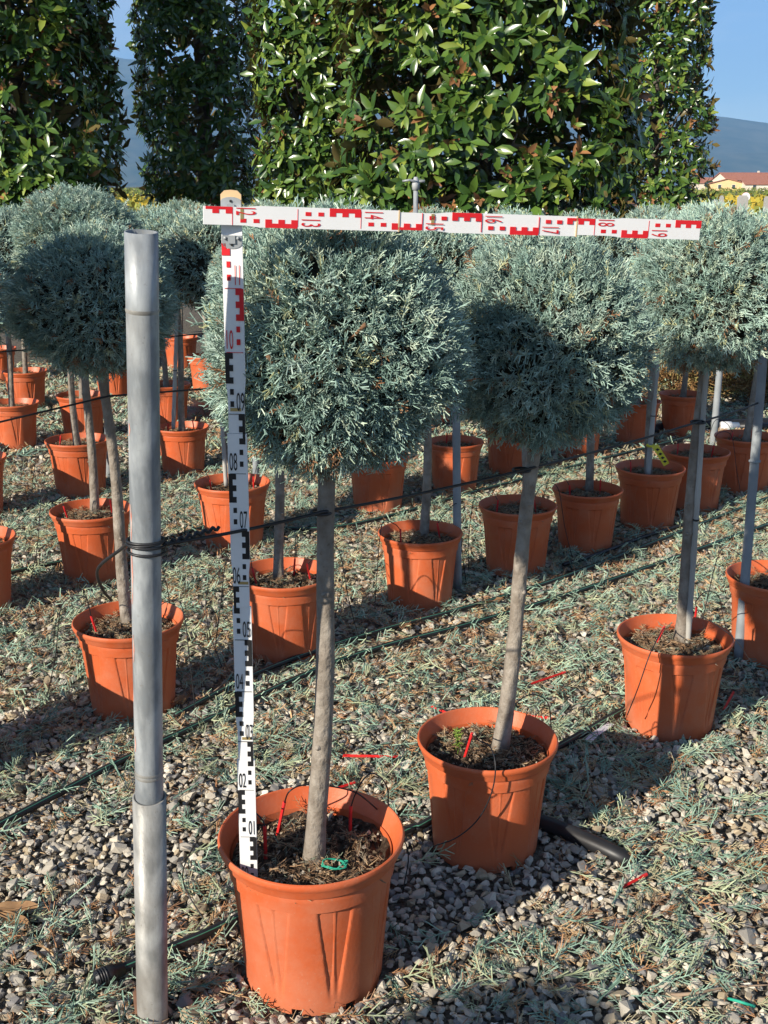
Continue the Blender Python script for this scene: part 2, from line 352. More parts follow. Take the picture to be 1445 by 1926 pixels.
# low trees between the houses
for i_, (px, Y_, hh) in enumerate([(1390, 455, 3.6), (1440, 440, 3.0), (1335, 440, 3.4), (1420, 500, 5.2)]):
    rg = np.random.default_rng(300 + i_); n_ = 500
    q_ = norm(rg.normal(size=(n_, 3))) * (rg.random((n_, 1)) ** .4) * np.array([hh * .6, hh * .5, hh * .42]) + np.array([0, 0, hh * .6])
    a_ = norm(rg.normal(size=(n_, 3))); b_ = norm(np.cross(a_, rg.normal(size=(n_, 3)))); V_ = np.stack([q_ - a_ * .3, q_ + b_ * .25, q_ + a_ * .3, q_ - b_ * .25], 1).reshape(-1, 3)
    t = empty('field_tree', (hx(px, Y_), Y_, 0)); tag(t, ['dark green tree between yellow and cream house', 'small green tree before the right edge house', 'dark tree left of the yellow house', 'taller dark tree behind the cream roof'][i_], 'tree', 'trees among the houses')
    link('crown', np_mesh('crown', V_, np.arange(4 * n_).reshape(n_, 4), M['vine'], np.tile([.045, .07, .028], (4 * n_, 1))), t)
    MB().tube([(0, 0, 0), (0, 0, hh * .5)], [.18, .1], 8).build('trunk', M['mtrunk'], t)

# ------------------------------------------------------------------ vineyard in autumn colour
def vines(name, label, rows, zt, cols, seed, dens):
    rng = np.random.default_rng(seed); P = []
    for Yr in rows:
        hw = .44 * Yr + 4; n = int(2 * hw * dens)
        x = rng.uniform(-hw, hw, n); y = Yr + rng.normal(0, .22, n); z = zt * (rng.uniform(.15, 1, n) ** .7) * (0.9 + .2 * vnoise(x * .6, y * 3))
        P.append(np.stack([x, y, z], 1))
    P = np.concatenate(P); n = len(P)
    s = rng.uniform(.07, .17, n)[:, None]
    a = rng.normal(size=(n, 3)); a /= np.linalg.norm(a, axis=1)[:, None]
    b = np.cross(a, rng.normal(size=(n, 3))); b /= np.linalg.norm(b, axis=1)[:, None]
    V = np.stack([P - a * s, P + b * s * .8, P + a * s, P - b * s * .8], 1).reshape(-1, 3)
    F = np.arange(4 * n).reshape(n, 4)
    pick = rng.integers(0, len(cols), n); col = np.array(cols)[pick] * rng.uniform(.75, 1.15, (n, 1))
    o = link(name, np_mesh(name, V, F, M['vine'], np.repeat(col, 4, 0)))
    tag(o, label, 'vineyard', kind='stuff')
vines('yellow_vineyard', 'rows of vines turned yellow in the field behind the nursery', np.arange(26, 74, 2.0), 1.02,
      [(.55, .40, .05), (.62, .46, .07), (.42, .36, .06), (.30, .32, .07)], 11, 14)
vines('green_vineyard', 'green vine rows further back before the houses', np.arange(80, 200, 5.0), 1.25,
      [(.14, .20, .05), (.20, .24, .06), (.30, .30, .07)], 12, 5)
for k, (px, Y, h) in enumerate([(1345, 24, 1.22), (1357, 30, 1.25), (1397, 24, 1.30), (1442, 24, 1.28), (234, 22, 1.18), (268, 23, 1.10), (1330, 24, 1.2)]):
    p = at_y(px, 380, Y)
    o = MB().box((0, 0, h / 2), (.09 if k != 2 else .2, .09, h)).box((0, 0, h + .015), (.06 if k != 2 else .16, .06, .03)).build('vineyard_post', M['concrete'], loc=(p.x, Y, 0))
    lab = ['grey concrete vineyard post just right of the right magnolia', 'thin grey vineyard post second from the right magnolia', 'broad grey concrete post below the round road sign',
           'grey vineyard post at the right picture edge', 'pale vineyard post in the gap between left magnolias', 'short vineyard post beside the second magnolia', 'grey vineyard post half hidden by the right magnolia'][k]
    tag(o, lab, 'post', 'vineyard posts')
# round road sign beyond the vines
sg = empty('road_sign', (at_y(1402, 372, 40).x, 40, 0)); tag(sg, 'small round white road sign with red rim above the vines', 'sign')
MB().tube([(0, 0, 0), (0, 0, 1.3)], .03, 8).build('pole', M['steel'], sg)
MB().tube([(0, -.03, 1.16), (0, -.05, 1.16)], .15, 24).build('rim', M['red'], sg)
MB().tube([(0, -.05, 1.16), (0, -.056, 1.16)], .145, 24).build('sign_face', M['white'], sg)

# ------------------------------------------------------------------ magnolias
def leaf_template(rows=4):
    """leaf along +Y, length 1, upper side +Z; folded at the midrib and arched"""
    ts = np.linspace(0, 1, rows + 1); ws = {4: np.array([0.0, .14, .18, .125, 0.0]), 3: np.array([0.02, .175, .175, 0.03]), 2: np.array([0.04, .185, 0.045])}[rows]
    V = []
    for t, w in zip(ts, ws):
        z = -.22 * t * t
        for s in (-1, 0, 1): V.append((s * w, t, z + (0.055 if s else 0) * (w / .2)))
    V = np.array(V); F = []
    for i in range(rows):
        for k in range(2):
            a = i * 3 + k; F.append((a, a + 1, a + 4, a + 3))
    return V, np.array(F)
LV, LF = leaf_template(3)
LV2, LF2 = leaf_template(2)
LV2B = LV2.copy(); LV2B[:, 0] *= 1.15
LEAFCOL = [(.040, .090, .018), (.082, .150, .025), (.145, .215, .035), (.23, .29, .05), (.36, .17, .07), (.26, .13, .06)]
LEAFMESH = []
for i, c in enumerate(LEAFCOL):
    LEAFMESH.append(np_mesh('leaf', LV, LF, M['leaf'], np.tile(np.array(c), (len(LV), 1)), smooth=True))

def magnolia(label, cx, cy, hw, hd, z0, z1, ll, ncl, seed, brown=.05, wob=.17, taper=.06):
    rng = np.random.default_rng(seed)
    t = empty('magnolia_tree', (cx, cy, 0)); tag(t, label, 'tree', 'column magnolias behind the pots')
    # clusters on the rounded box surface
    n = ncl
    ang = rng.uniform(0, 2 * np.pi, n)
    keep = (np.sin(ang) < 0.25) | (rng.random(n) < .4); ang = ang[keep]; n = len(ang)
    zz = rng.uniform(z0, z1, n)
    gp = fbm(ang * 4.5 + seed * 2, zz * 3.2 + 3) + rng.normal(0, .05, n) > .37        # shaded gaps between the shoots
    ang, zz = ang[gp], zz[gp]; n = len(ang)
    e = 4.0
    ca, sa = np.cos(ang), np.sin(ang)
    rr = 1 / (np.abs(ca) ** e + np.abs(sa) ** e) ** (1 / e)
    sh = 1 - np.abs(rng.normal(0, .11, n))
    wobn = 1 + wob * (fbm(ang * 1.7 + seed, zz * 1.6) - .5) * 2
    edge = np.clip((zz - z0) / .5, 0, 1) ** .4
    rad = rr * sh * wobn * (0.78 + .22 * edge)
    rad = rad * (1 + taper * (.35 - (zz - z0) / 2.6))
    P = np.stack([ca * rad * hw, sa * rad * hd, zz], 1)
    N = norm(np.stack([np.sign(ca) * np.abs(ca) ** 2.2 / hw, np.sign(sa) * np.abs(sa) ** 2.2 / hd, np.full(n, .22)], 1) + rng.normal(0, .22, (n, 3)))
    K = 7
    # rosettes: leaves radiate from every shoot tip
    ref = norm(np.cross(N, rng.normal(size=(n, 3)))); b2 = np.cross(N, ref)
    ph = rng.uniform(0, 6.28, (n, 1)) + np.arange(K) * 2.4 + rng.normal(0, .25, (n, K))
    op = rng.uniform(.55, 1.45, (n, K))                       # opening angle from the shoot axis
    isb = rng.random(n) < brown; op[isb] *= .42
    radial = ref[:, None] * np.cos(ph)[..., None] + b2[:, None] * np.sin(ph)[..., None]
    T = norm(N[:, None] * np.cos(op)[..., None] + radial * np.sin(op)[..., None] + np.array([0, 0, -.18]))
    Nn = N[:, None] * np.sin(op)[..., None] - radial * np.cos(op)[..., None] + np.array([0, 0, .35]) + rng.normal(0, .25, (n, K, 3))
    Nn = norm(Nn - T * (Nn * T).sum(-1, keepdims=True)); Sd = np.cross(T, Nn)
    Lg = ll * rng.uniform(.5, 1.2, (n, K)); Lg[isb] *= .8
    base = P[:, None] + N[:, None] * rng.uniform(-.05, .03, (n, K, 1)) * 1.0
    ci = rng.choice(4, size=(n, K), p=[.42, .34, .18, .06]); ci[isb] = rng.choice([4, 5, 2], size=(isb.sum(), K), p=[.5, .3, .2])
    base, T, Nn, Sd, Lg, ci = [a.reshape(n * K, *a.shape[2:]) for a in (base, T, Nn, Sd, Lg, ci)]
    ok = base[:, 2] > z0 - .25
    base, T, Nn, Sd, Lg, ci = [a[ok] for a in (base, T, Nn, Sd, Lg, ci)]
    # the 300 leaves that show largest become parts of their own
    wp = base + np.array([cx, cy, 0]); d = wp[:, 1] * cT + (CAMH - wp[:, 2]) * sT
    px = CX + FPX * wp[:, 0] / d; py = CY + FPX * ((CAMH - wp[:, 2]) * cT - wp[:, 1] * sT) / d
    view = norm(np.array([0, 0, CAMH]) - wp)
    size = Lg / d * np.abs((Nn * view).sum(-1)) * ((px > 0) & (px < 1445) & (py > -20) & (py < 400)) * (view * norm(np.stack([base[:, 0] / hw ** 2, base[:, 1] / hd ** 2, base[:, 2] * 0], 1))).sum(-1).clip(.05)
    order = np.argsort(-size); top = order[:300]; rest = order[300:]
    def batch(idx, LVt, LFt):
        B = np.stack([Sd[idx] * Lg[idx, None], T[idx] * Lg[idx, None], Nn[idx] * Lg[idx, None]], 1)   # rows: x,y,z axes
        V = np.einsum('vk,nkj->nvj', LVt, B) + base[idx][:, None]
        nv = len(LVt); F = (LFt[None] + (np.arange(len(idx)) * nv)[:, None, None]).reshape(-1, 4)
        col = np.repeat(np.array(LEAFCOL)[ci[idx]] * rng.uniform(.8, 1.2, (len(idx), 1)), nv, 0)
        return V.reshape(-1, 3), F, col
    V, F, col = batch(rest, LV if ll > .1295 and ll < .1305 and hw > 1 else LV2B, LF if ll > .1295 and ll < .1305 and hw > 1 else LF2)
    for i in top:
        lo = bpy.data.objects.new('leaf', LEAFMESH[ci[i]]); C.objects.link(lo); lo.parent = t
        g = Lg[i]; x, y, z, p = Sd[i] * g, T[i] * g, Nn[i] * g, base[i]
        lo.matrix_basis = Matrix(((x[0], y[0], z[0], p[0]), (x[1], y[1], z[1], p[1]), (x[2], y[2], z[2], p[2]), (0, 0, 0, 1)))
    # loose inner leaves
    ni = ncl
    a2 = rng.uniform(0, 6.28, ni); r2 = np.sqrt(rng.uniform(.05, .68, ni))
    base = np.stack([np.cos(a2) * r2 * hw, np.sin(a2) * r2 * hd, rng.uniform(z0, z1, ni)], 1)
    T = norm(rng.normal(size=(ni, 3))); Nn = rng.normal(size=(ni, 3)); Nn = norm(Nn - T * (Nn * T).sum(-1, keepdims=True)); Sd = np.cross(T, Nn)
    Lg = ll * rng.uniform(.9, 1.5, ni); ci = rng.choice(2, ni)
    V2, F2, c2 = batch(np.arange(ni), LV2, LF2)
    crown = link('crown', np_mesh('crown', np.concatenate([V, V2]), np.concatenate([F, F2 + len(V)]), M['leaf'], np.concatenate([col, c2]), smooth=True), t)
    crown['kind'] = 'stuff'
    # trunk and limbs
    b = MB(); b.tube([(0, 0, 0), (.03, .02, z0), (-.02, .03, (z0 + z1) / 2), (.02, 0, z1 - .3)], [.10, .085, .06, .02], 10)
    tr = b.build('trunk', M['mtrunk'], t, True)
    for k in range(14):
        a = rng.uniform(0, 6.28); z = z0 + .1 + (z1 - z0 - .5) * k / 14
        b = MB(); b.tube([(0, 0, z - .15), (math.cos(a) * hw * .45, math.sin(a) * hd * .45, z + .1), (math.cos(a) * hw * .85, math.sin(a) * hd * .85, z + .38)], [.03, .02, .006], 6)
        b.build('branch', M['mtrunk'], tr, True)
    return t
def mag_at(label, pxc, Y, hwpx, hd, z0, z1, ll, ncl, seed, **k):
    d = Y * cT
    magnolia(label, (pxc - CX) / FPX * d, Y, hwpx / FPX * d, hd, z0, z1, ll, ncl, seed, **k)
mag_at('magnolia column at the left picture edge, lit on its left half', 45, 10.6, 178, 1.0, 1.35, 4.5, .125, 3300, 21, brown=.06, taper=.13)
mag_at('dark shaded magnolia column second from the left', 388, 13.0, 102, .8, 1.35, 4.9, .112, 2200, 22, brown=.01, taper=.08)
mag_at('sunlit magnolia column seen left behind the largest magnolia', 592, 10.0, 98, .5, .9, 4.4, .108, 2200, 23, brown=.03)
mag_at('largest magnolia in the middle with big glossy leaves', 905, 8.9, 258, 1.1, .75, 4.1, .130, 4500, 24, brown=.10)
mag_at('narrow magnolia column with many rusty shoots at the right', 1225, 17.0, 92, .9, .75, 5.6, .13, 2300, 25, brown=.17, taper=.16)

# ------------------------------------------------------------------ conifer twigs
def sprig_template(rng, n_side, L=1.0, flat=.25, sub=True):
    """list of twiglets (p0, p1, r0, r1); main axis along +Z, length 1"""
    seg = []; pts = []
    bend = rng.normal(0, .06, 2)
    for i in range(4):
        t = i / 3; pts.append(np.array([bend[0] * t * t * 2, bend[1] * t * t * 2, t * .8]))
    for i in range(3): seg.append((pts[i], pts[i + 1], .030 - .004 * i, .028 - .004 * i))
    pa = rng.uniform(0, 6.28)
    for k in range(n_side):
        t = .12 + .86 * k / n_side + rng.uniform(-.03, .03)
        p = np.array([bend[0] * t * t * 2, bend[1] * t * t * 2, t * .8])
        az = pa + (k % 2) * math.pi + rng.normal(0, flat * 2)
        an = rng.uniform(.55, .95)
        ln = (.42 - .20 * t) * rng.uniform(.75, 1.3)
        d = np.array([math.cos(az) * math.sin(an), math.sin(az) * math.sin(an), math.cos(an)])
        q = p + d * ln; seg.append((p, q, .024, .019))
        if sub and rng.random() < .75:
            d2 = d + np.array([rng.normal(0, .5), rng.normal(0, .5), .55]); d2 /= np.linalg.norm(d2)
            m = p + d * ln * .45; seg.append((m, m + d2 * ln * .6, .021, .016))
    d = np.array([rng.normal(0, .2), rng.normal(0, .2), 1]); seg.append((pts[3], pts[3] + d * .2, .022, .015))
    return [np.array(a) for a in zip(*seg)]

def prisms(P0, P1, r0, r1, sides=3, rng=None):
    """thin tapered prisms; returns V (n*2*sides,3), F quads (+ end caps when 3 sided)"""
    n = len(P0); T = norm(P1 - P0)
    h = np.where(np.abs(T[:, 2:3]) < .9, np.array([[0, 0, 1.0]]), np.array([[1.0, 0, 0]]))
    a = norm(np.cross(T, h)); b = np.cross(T, a)
    ph = (rng.uniform(0, 6.28, n) if rng is not None else np.zeros(n))
    V = np.empty((n, 2 * sides, 3))
    for k in range(sides):
        c = np.cos(ph + 2 * np.pi * k / sides)[:, None]; s = np.sin(ph + 2 * np.pi * k / sides)[:, None]
        o = a * c + b * s
        V[:, k] = P0 + o * r0[:, None]; V[:, sides + k] = P1 + o * r1[:, None]
    base = (np.arange(n) * 2 * sides)[:, None]
    F = []
    for k in range(sides - 1):          # keeled scale twigs: the underside stays open
        k2 = (k + 1) % sides
        F.append(base + np.array([[k, k2, sides + k2, sides + k]]))
    return V.reshape(-1, 3), np.concatenate(F)

TR = np.random.default_rng(99)
TEMPL = [sprig_template(TR, 7) for _ in range(7)]
TEMPL_FAR = [sprig_template(TR, 5, sub=False) for _ in range(5)]
TEMPL_FLAT = [sprig_template(TR, 7, flat=.05) for _ in range(6)]
TEMPL_FLAT_FAR = [sprig_template(TR, 6, flat=.05, sub=False) for _ in range(4)]

def place_sprigs(P, D, S_, roll, templs, rng, thick=1.0):
    """P base, D direction, S_ length -> twiglet arrays and the sprig id of each"""
    n = len(P); D = norm(D)
    h = norm(np.cross(D, rng.normal(size=(n, 3)))) if roll is None else norm(roll - D * (roll * D).sum(-1, keepdims=True))
    b = np.cross(D, h); which = rng.integers(0, len(templs), n)
    o0, o1, q0, q1, sid, tt = [], [], [], [], [], []
    for k, (a0, a1, r0, r1) in enumerate(templs):
        i = np.where(which == k)[0]
        if not len(i): continue
        f = lambda A: (P[i][:, None] + S_[i][:, None, None] * (A[None, :, 0:1] * h[i][:, None] + A[None, :, 1:2] * b[i][:, None] + A[None, :, 2:3] * D[i][:, None]))
        o0.append(f(a0).reshape(-1, 3)); o1.append(f(a1).reshape(-1, 3))
        m = len(a0); q0.append(np.tile(r0, len(i)) * np.repeat(S_[i], m) * thick); q1.append(np.tile(r1, len(i)) * np.repeat(S_[i], m) * thick)
        sid.append(np.repeat(i, m)); tt.append(np.tile(a1[:, 2], len(i)))
    return [np.concatenate(x) for x in (o0, o1, q0, q1, sid, tt)]

FOL = np.array([(.250, .365, .305), (.345, .475, .395), (.450, .570, .480), (.500, .590, .455), (.53, .54, .31), (.36, .19, .095)])
def crown_mesh(name, seed, n, templs, slen, thick, cut=None, sides=3):
    rng = np.random.default_rng(seed)
    u = norm(rng.normal(size=(n, 3)))
    # lumps: a loosely clipped ball, narrower underneath
    lat = u[:, 2]; lon = np.arctan2(u[:, 1], u[:, 0])
    lump = 1 + .13 * (fbm(lon * 1.6 + seed * 3 + 10, lat * 2.2 + 5) - .5) * 2
    und = np.where(lat < -.2, 1 - .16 * ((-lat - .2) / .8), 1)
    rad = .232 * lump * und * (1 - np.abs(rng.normal(0, .085, n)))
    longer = rng.random(n) < .06; rad = np.where(longer, rad * 1.05, rad)
    sl = slen * rng.uniform(.65, 1.25, n) * np.where(longer, 1.3, 1)
    D = norm(u + np.array([0, 0, .14]) + rng.normal(0, .52, (n, 3)))
    P = u * (rad - sl * .62)[:, None]
    P0, P1, r0, r1, sid, tt = place_sprigs(P, D, sl, None, templs, rng, thick)
    # tufts hanging under the ball
    if cut is not None:
        k = ~cut((P0 + P1) / 2, P1); P0, P1, r0, r1, sid, tt = [a[k] for a in (P0, P1, r0, r1, sid, tt)]
    patch = fbm(lon * 3 + 40, lat * 4 + seed)
    w = np.clip(patch * 3.2 - .4 + rng.normal(0, .55, n), 0, 2.99)
    ci = w.astype(int); x = rng.random(n)
    ci = np.where(x < .035, 4, ci); ci = np.where((x > .035) & (x < .035 + .02 + .10 * (lat < -.55)), 5, ci)
    ci = np.where((ci < 3) & (rng.random(n) < .16), 3, ci)
    col = FOL[ci] * rng.uniform(.82, 1.15, (n, 1))
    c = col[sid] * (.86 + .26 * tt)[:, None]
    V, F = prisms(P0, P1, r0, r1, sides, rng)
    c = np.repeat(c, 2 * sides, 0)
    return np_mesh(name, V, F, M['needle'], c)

# positions of the measuring staff (needed to push twigs aside)
ST_BASE = Vector((-.2515, 1.860, .262)); ST_TOP = Vector((-.2308, 1.782, 1.458))
HZ_A = Vector((-.2296, 1.777, 1.4670)); HZ_END = at_y(1314, 433, 2.01)
T1C = Vector((-.088, 1.978, 1.236))
def cut_t1(Mid, Tip):
    W_ = Mid + np.array(T1C); W2 = Tip + np.array(T1C)
    x0 = ST_BASE.x + (W_[:, 2] - ST_BASE.z) / 1.2 * (ST_TOP.x - ST_BASE.x); y0 = ST_BASE.y + (W_[:, 2] - ST_BASE.z) / 1.2 * (ST_TOP.y - ST_BASE.y)
    v = (np.abs(W_[:, 0] - x0 + .004) < .022) & (W_[:, 1] < y0 + .012)
    f = (W_[:, 0] - HZ_A.x) / (HZ_END.x - HZ_A.x); zz = HZ_A.z + f * (HZ_END.z - HZ_A.z); yy = HZ_A.y + f * (HZ_END.y - HZ_A.y)
    hz = (W_[:, 2] > zz - .011) & (W_[:, 1] < yy + .012) & (W_[:, 2] < zz + .05)
    return v | hz
CROWN = {'a': crown_mesh('crown_front', 31, 6000, TEMPL, .043, .86, cut_t1),
         'b': crown_mesh('crown_near', 32, 5000, TEMPL, .043, .88),
         'c': crown_mesh('crown_mid', 33, 2350, TEMPL_FAR, .050, 1.35),
         'd': crown_mesh('crown_far', 34, 2350, TEMPL_FAR, .050, 1.35)}
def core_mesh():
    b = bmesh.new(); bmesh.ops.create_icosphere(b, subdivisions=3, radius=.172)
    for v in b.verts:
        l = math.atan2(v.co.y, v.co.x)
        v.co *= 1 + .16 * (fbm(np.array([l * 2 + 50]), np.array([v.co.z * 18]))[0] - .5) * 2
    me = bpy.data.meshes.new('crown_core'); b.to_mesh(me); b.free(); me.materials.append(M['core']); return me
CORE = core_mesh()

# ------------------------------------------------------------------ pots
def pot_meshes(Rr=.18, Hh=.31, seg=336):
    """fluted nursery pot with a rolled lip; the lip is a mesh of its own"""
    def flute(th, z):
        if z > Hh * .775 or z < Hh * .09: return 0.0
        per = 2 * math.pi / 8; p = ((th + .35) % per) - per / 2
        tz = (z / Hh - .09) / (.775 - .09)
        w = .075 + .160 * tz
        e = min(1, max(0, (w - abs(p)) / .045)); e = e * e * (3 - 2 * e)
        rid = max(0, 1 - abs(p) / .06)
        fade = min(1, (1 - tz) * 30) * min(1, tz * 4)
        return (-.0062 * e + .0042 * rid) * fade
    rings = [(.000, .745), (.006, .748), (.014, .750), (.0145, .757), (.030, .762), (.06, .775), (.10, .792), (.14, .812), (.18, .833), (.21, .850), (.232, .862),
             (.2395, .866), (.241, .889), (.262, .902), (.2745, .908), (.2755, .905)]
    zs = Hh / .31
    rg = rings[:]; rings = []
    for (z0_, r0_), (z1_, r1_) in zip(rg[:-1], rg[1:]):
        m_ = max(1, int((z1_ - z0_) / .009))
        for q in range(m_): rings.append((z0_ + (z1_ - z0_) * q / m_, r0_ + (r1_ - r0_) * q / m_))
    rings.append(rg[-1])
    V, F = [], []
    def ring(z, r, fl=True):
        for k in range(seg):
            th = 2 * math.pi * k / seg
            rr = Rr * r + (flute(th, z) if fl else 0)
            V.append((rr * math.cos(th), rr * math.sin(th), z))
    for z, r in rings: ring(z * zs, r)
    n = len(rings)
    notch = lambda k: (k % 42) in range(12, 20)
    for i in range(n - 1):
        for k in range(seg):
            if i < 2 and notch(k): continue
            k2 = (k + 1) % seg; F.append((i * seg + k, i * seg + k2, (i + 1) * seg + k2, (i + 1) * seg + k))
    # inner wall and bottom
    s = len(V); ring(.2755 * zs, .86, False); ring(.20 * zs, .825, False); ring(.0145 * zs, .72, False)
    for i in range(2):
        for k in range(seg):
            k2 = (k + 1) % seg; F.append((s + i * seg + k2, s + i * seg + k, s + (i + 1) * seg + k, s + (i + 1) * seg + k2))
    F.append(tuple(s + 2 * seg + k for k in range(seg)))
    s2 = len(V); ring(.0, .70, False); ring(.014 * zs, .70, False)
    for k in range(seg):
        if notch(k): continue
        k2 = (k + 1) % seg; F.append((s2 + k2, s2 + k, s2 + seg + k, s2 + seg + k2)); F.append((k, s2 + k, s2 + k2, k2))
    b = MB(); b.add(V, F); body = b.mesh('pot_body', M['pot'], True)
    # lip: flared band with rolled edge
    prof = [(.2750, .900), (.2765, .935), (.280, .948), (.290, .956), (.2965, .985), (.302, .998), (.307, 1.0), (.3105, .993), (.312, .978), (.3105, .962), (.306, .952), (.29, .918), (.27, .868), (.262, .858)]
    V, F = [], []
    for z, r in prof: ring(z * zs, r, False)
    for i in range(len(prof) - 1):
        for k in range(seg):
            k2 = (k + 1) % seg; F.append((i * seg + k, i * seg + k2, (i + 1) * seg + k2, (i + 1) * seg + k))
    b = MB(); b.add(V, F); lip = b.mesh('pot_lip', M['pot'], True)
    return body, lip
POT_BODY, POT_LIP = pot_meshes()
for me in (POT_BODY, POT_LIP):
    bm = bmesh.new(); bm.from_mesh(me); bmesh.ops.recalc_face_normals(bm, faces=bm.faces)
    for e in bm.edges:
        if len(e.link_faces) == 2 and e.calc_face_angle(0) > R(38): e.smooth = False
    bm.to_mesh(me); bm.free()

SOILZ = .262
def soil_mesh(seed):
    rng = np.random.default_rng(seed); n = 22; V = [(0, 0, SOILZ + .004)]; F = []
    seg = 48
    for i in range(1, n):
        r = .158 * i / (n - 1)
        for k in range(seg):
            a = 2 * math.pi * k / seg; x, y = r * math.cos(a), r * math.sin(a)
            V.append((x, y, SOILZ + .016 * (fbm(np.array([x * 40 + seed]), np.array([y * 40]))[0] - .5) + .004 * rng.normal()))
    F += [(0, 1 + k, 1 + (k + 1) % seg) for k in range(seg)]
    for i in range(n - 2):
        for k in range(seg):
            k2 = (k + 1) % seg; F.append((1 + i * seg + k, 1 + (i + 1) * seg + k, 1 + (i + 1) * seg + k2, 1 + i * seg + k2))
    b = MB(); b.add(V, F); return b.mesh('soil', M['soil'], False)

def hull_stone(rng, npts):
    bm = bmesh.new()
    for p in norm(rng.normal(size=(npts, 3))): bm.verts.new(np.sign(p) * np.abs(p) ** .8 * rng.uniform(.9, 1.05))
    bmesh.ops.convex_hull(bm, input=bm.verts); bmesh.ops.delete(bm, geom=[v for v in bm.verts if not v.link_faces], context='VERTS')
    bmesh.ops.triangulate(bm, faces=bm.faces); bmesh.ops.recalc_face_normals(bm, faces=bm.faces)
    bm.verts.index_update(); V = np.array([v.co[:] for v in bm.verts]); F = np.array([[v.index for v in f.verts] for f in bm.faces]); bm.free()
    return V, F
HR = np.random.default_rng(55)
HULL_N = [hull_stone(HR, 13) for _ in range(14)]
HULL_F = [hull_stone(HR, 9) for _ in range(10)]
def rot_mats(n, rng, tilt=.35):
    z = rng.uniform(0, 6.28, n); ax = rng.normal(0, tilt, n); ay = rng.normal(0, tilt, n)
    cz, sz, cx, sx, cy, sy = np.cos(z), np.sin(z), np.cos(ax), np.sin(ax), np.cos(ay), np.sin(ay)
    Z = np.zeros((n, 3, 3)); Z[:, 0, 0] = cz; Z[:, 0, 1] = -sz; Z[:, 1, 0] = sz; Z[:, 1, 1] = cz; Z[:, 2, 2] = 1
    X = np.zeros((n, 3, 3)); X[:, 0, 0] = 1; X[:, 1, 1] = cx; X[:, 1, 2] = -sx; X[:, 2, 1] = sx; X[:, 2, 2] = cx
    Y = np.zeros((n, 3, 3)); Y[:, 1, 1] = 1; Y[:, 0, 0] = cy; Y[:, 0, 2] = sy; Y[:, 2, 0] = -sy; Y[:, 2, 2] = cy
    return Z @ X @ Y
def stones(P, size, col, hulls, rng, tilt=.35):
    n = len(P); w = rng.integers(0, len(hulls), n); Rm = rot_mats(n, rng, tilt)
    sc = np.stack([size * rng.uniform(.85, 1.25, n), size * rng.uniform(.65, 1.0, n), size * rng.uniform(.45, .75, n)], 1)
    Vs, Fs, Cs, off = [], [], [], 0
    for k, (hv, hf) in enumerate(hulls):
        i = np.where(w == k)[0]
        if not len(i): continue
        v = np.einsum('nij,nvj->nvi', Rm[i], hv[None] * sc[i][:, None]) + P[i][:, None]
        Vs.append(v.reshape(-1, 3)); Fs.append((hf[None] + (np.arange(len(i)) * len(hv))[:, None, None]).reshape(-1, 3) + off)
        Cs.append(np.repeat(col[i], len(hv), 0)); off += len(i) * len(hv)
    return np.concatenate(Vs), np.concatenate(Fs), np.concatenate(Cs)

BROWN = np.array([(.24, .145, .085), (.34, .21, .12), (.42, .29, .17), (.30, .25, .18), (.24, .28, .20)])
def pot_litter(seed, n1=230, n2=420):
    """crumbs, small stones and dry needles lying on the soil"""
    rng = np.random.default_rng(seed)
    r = .148 * np.sqrt(rng.random(n1)); a = rng.uniform(0, 6.28, n1)
    P = np.stack([r * np.cos(a), r * np.sin(a), SOILZ + rng.uniform(.000, .010, n1)], 1)
    sz = rng.uniform(.0025, .0075, n1); sz[:14] *= 1.8
    c = np.array([(.30, .24, .17), (.20, .15, .10), (.38, .33, .26), (.10, .07, .05)])[rng.integers(0, 4, n1)] * rng.uniform(.7, 1.2, (n1, 1))
    V, F, col = stones(P, sz, c, HULL_F, rng, .8)
    r = .150 * np.sqrt(rng.random(n2)); a = rng.uniform(0, 6.28, n2)
    dens = fbm(r * np.cos(a) * 14 + seed, r * np.sin(a) * 14) > .44
    r, a = r[dens], a[dens]; n = len(r)
    P = np.stack([r * np.cos(a), r * np.sin(a), SOILZ + rng.uniform(.006, .018, n)], 1)
    D = np.stack([rng.normal(size=n), rng.normal(size=n), rng.normal(0, .25, n)], 1)
    P0, P1, r0, r1, sid, tt = place_sprigs(P, D, rng.uniform(.02, .042, n), np.tile([0, 0, 1.0], (n, 1)), TEMPL_FLAT_FAR, rng, .9)
    V2, F2 = prisms(P0, P1, r0, r1, 2, rng)
    c2 = BROWN[rng.choice(5, n, p=[.22, .28, .24, .12, .14])] * rng.uniform(.7, 1.15, (n, 1))
    return np_mesh('soil_litter', np.concatenate([V, V2]), [F, F2 + len(V)], M['litter'], np.concatenate([col, np.repeat(c2[sid], 4, 0)]))
SOILS = [soil_mesh(s) for s in (3, 8)]
LITTER = [pot_litter(s) for s in (3, 8, 15)]

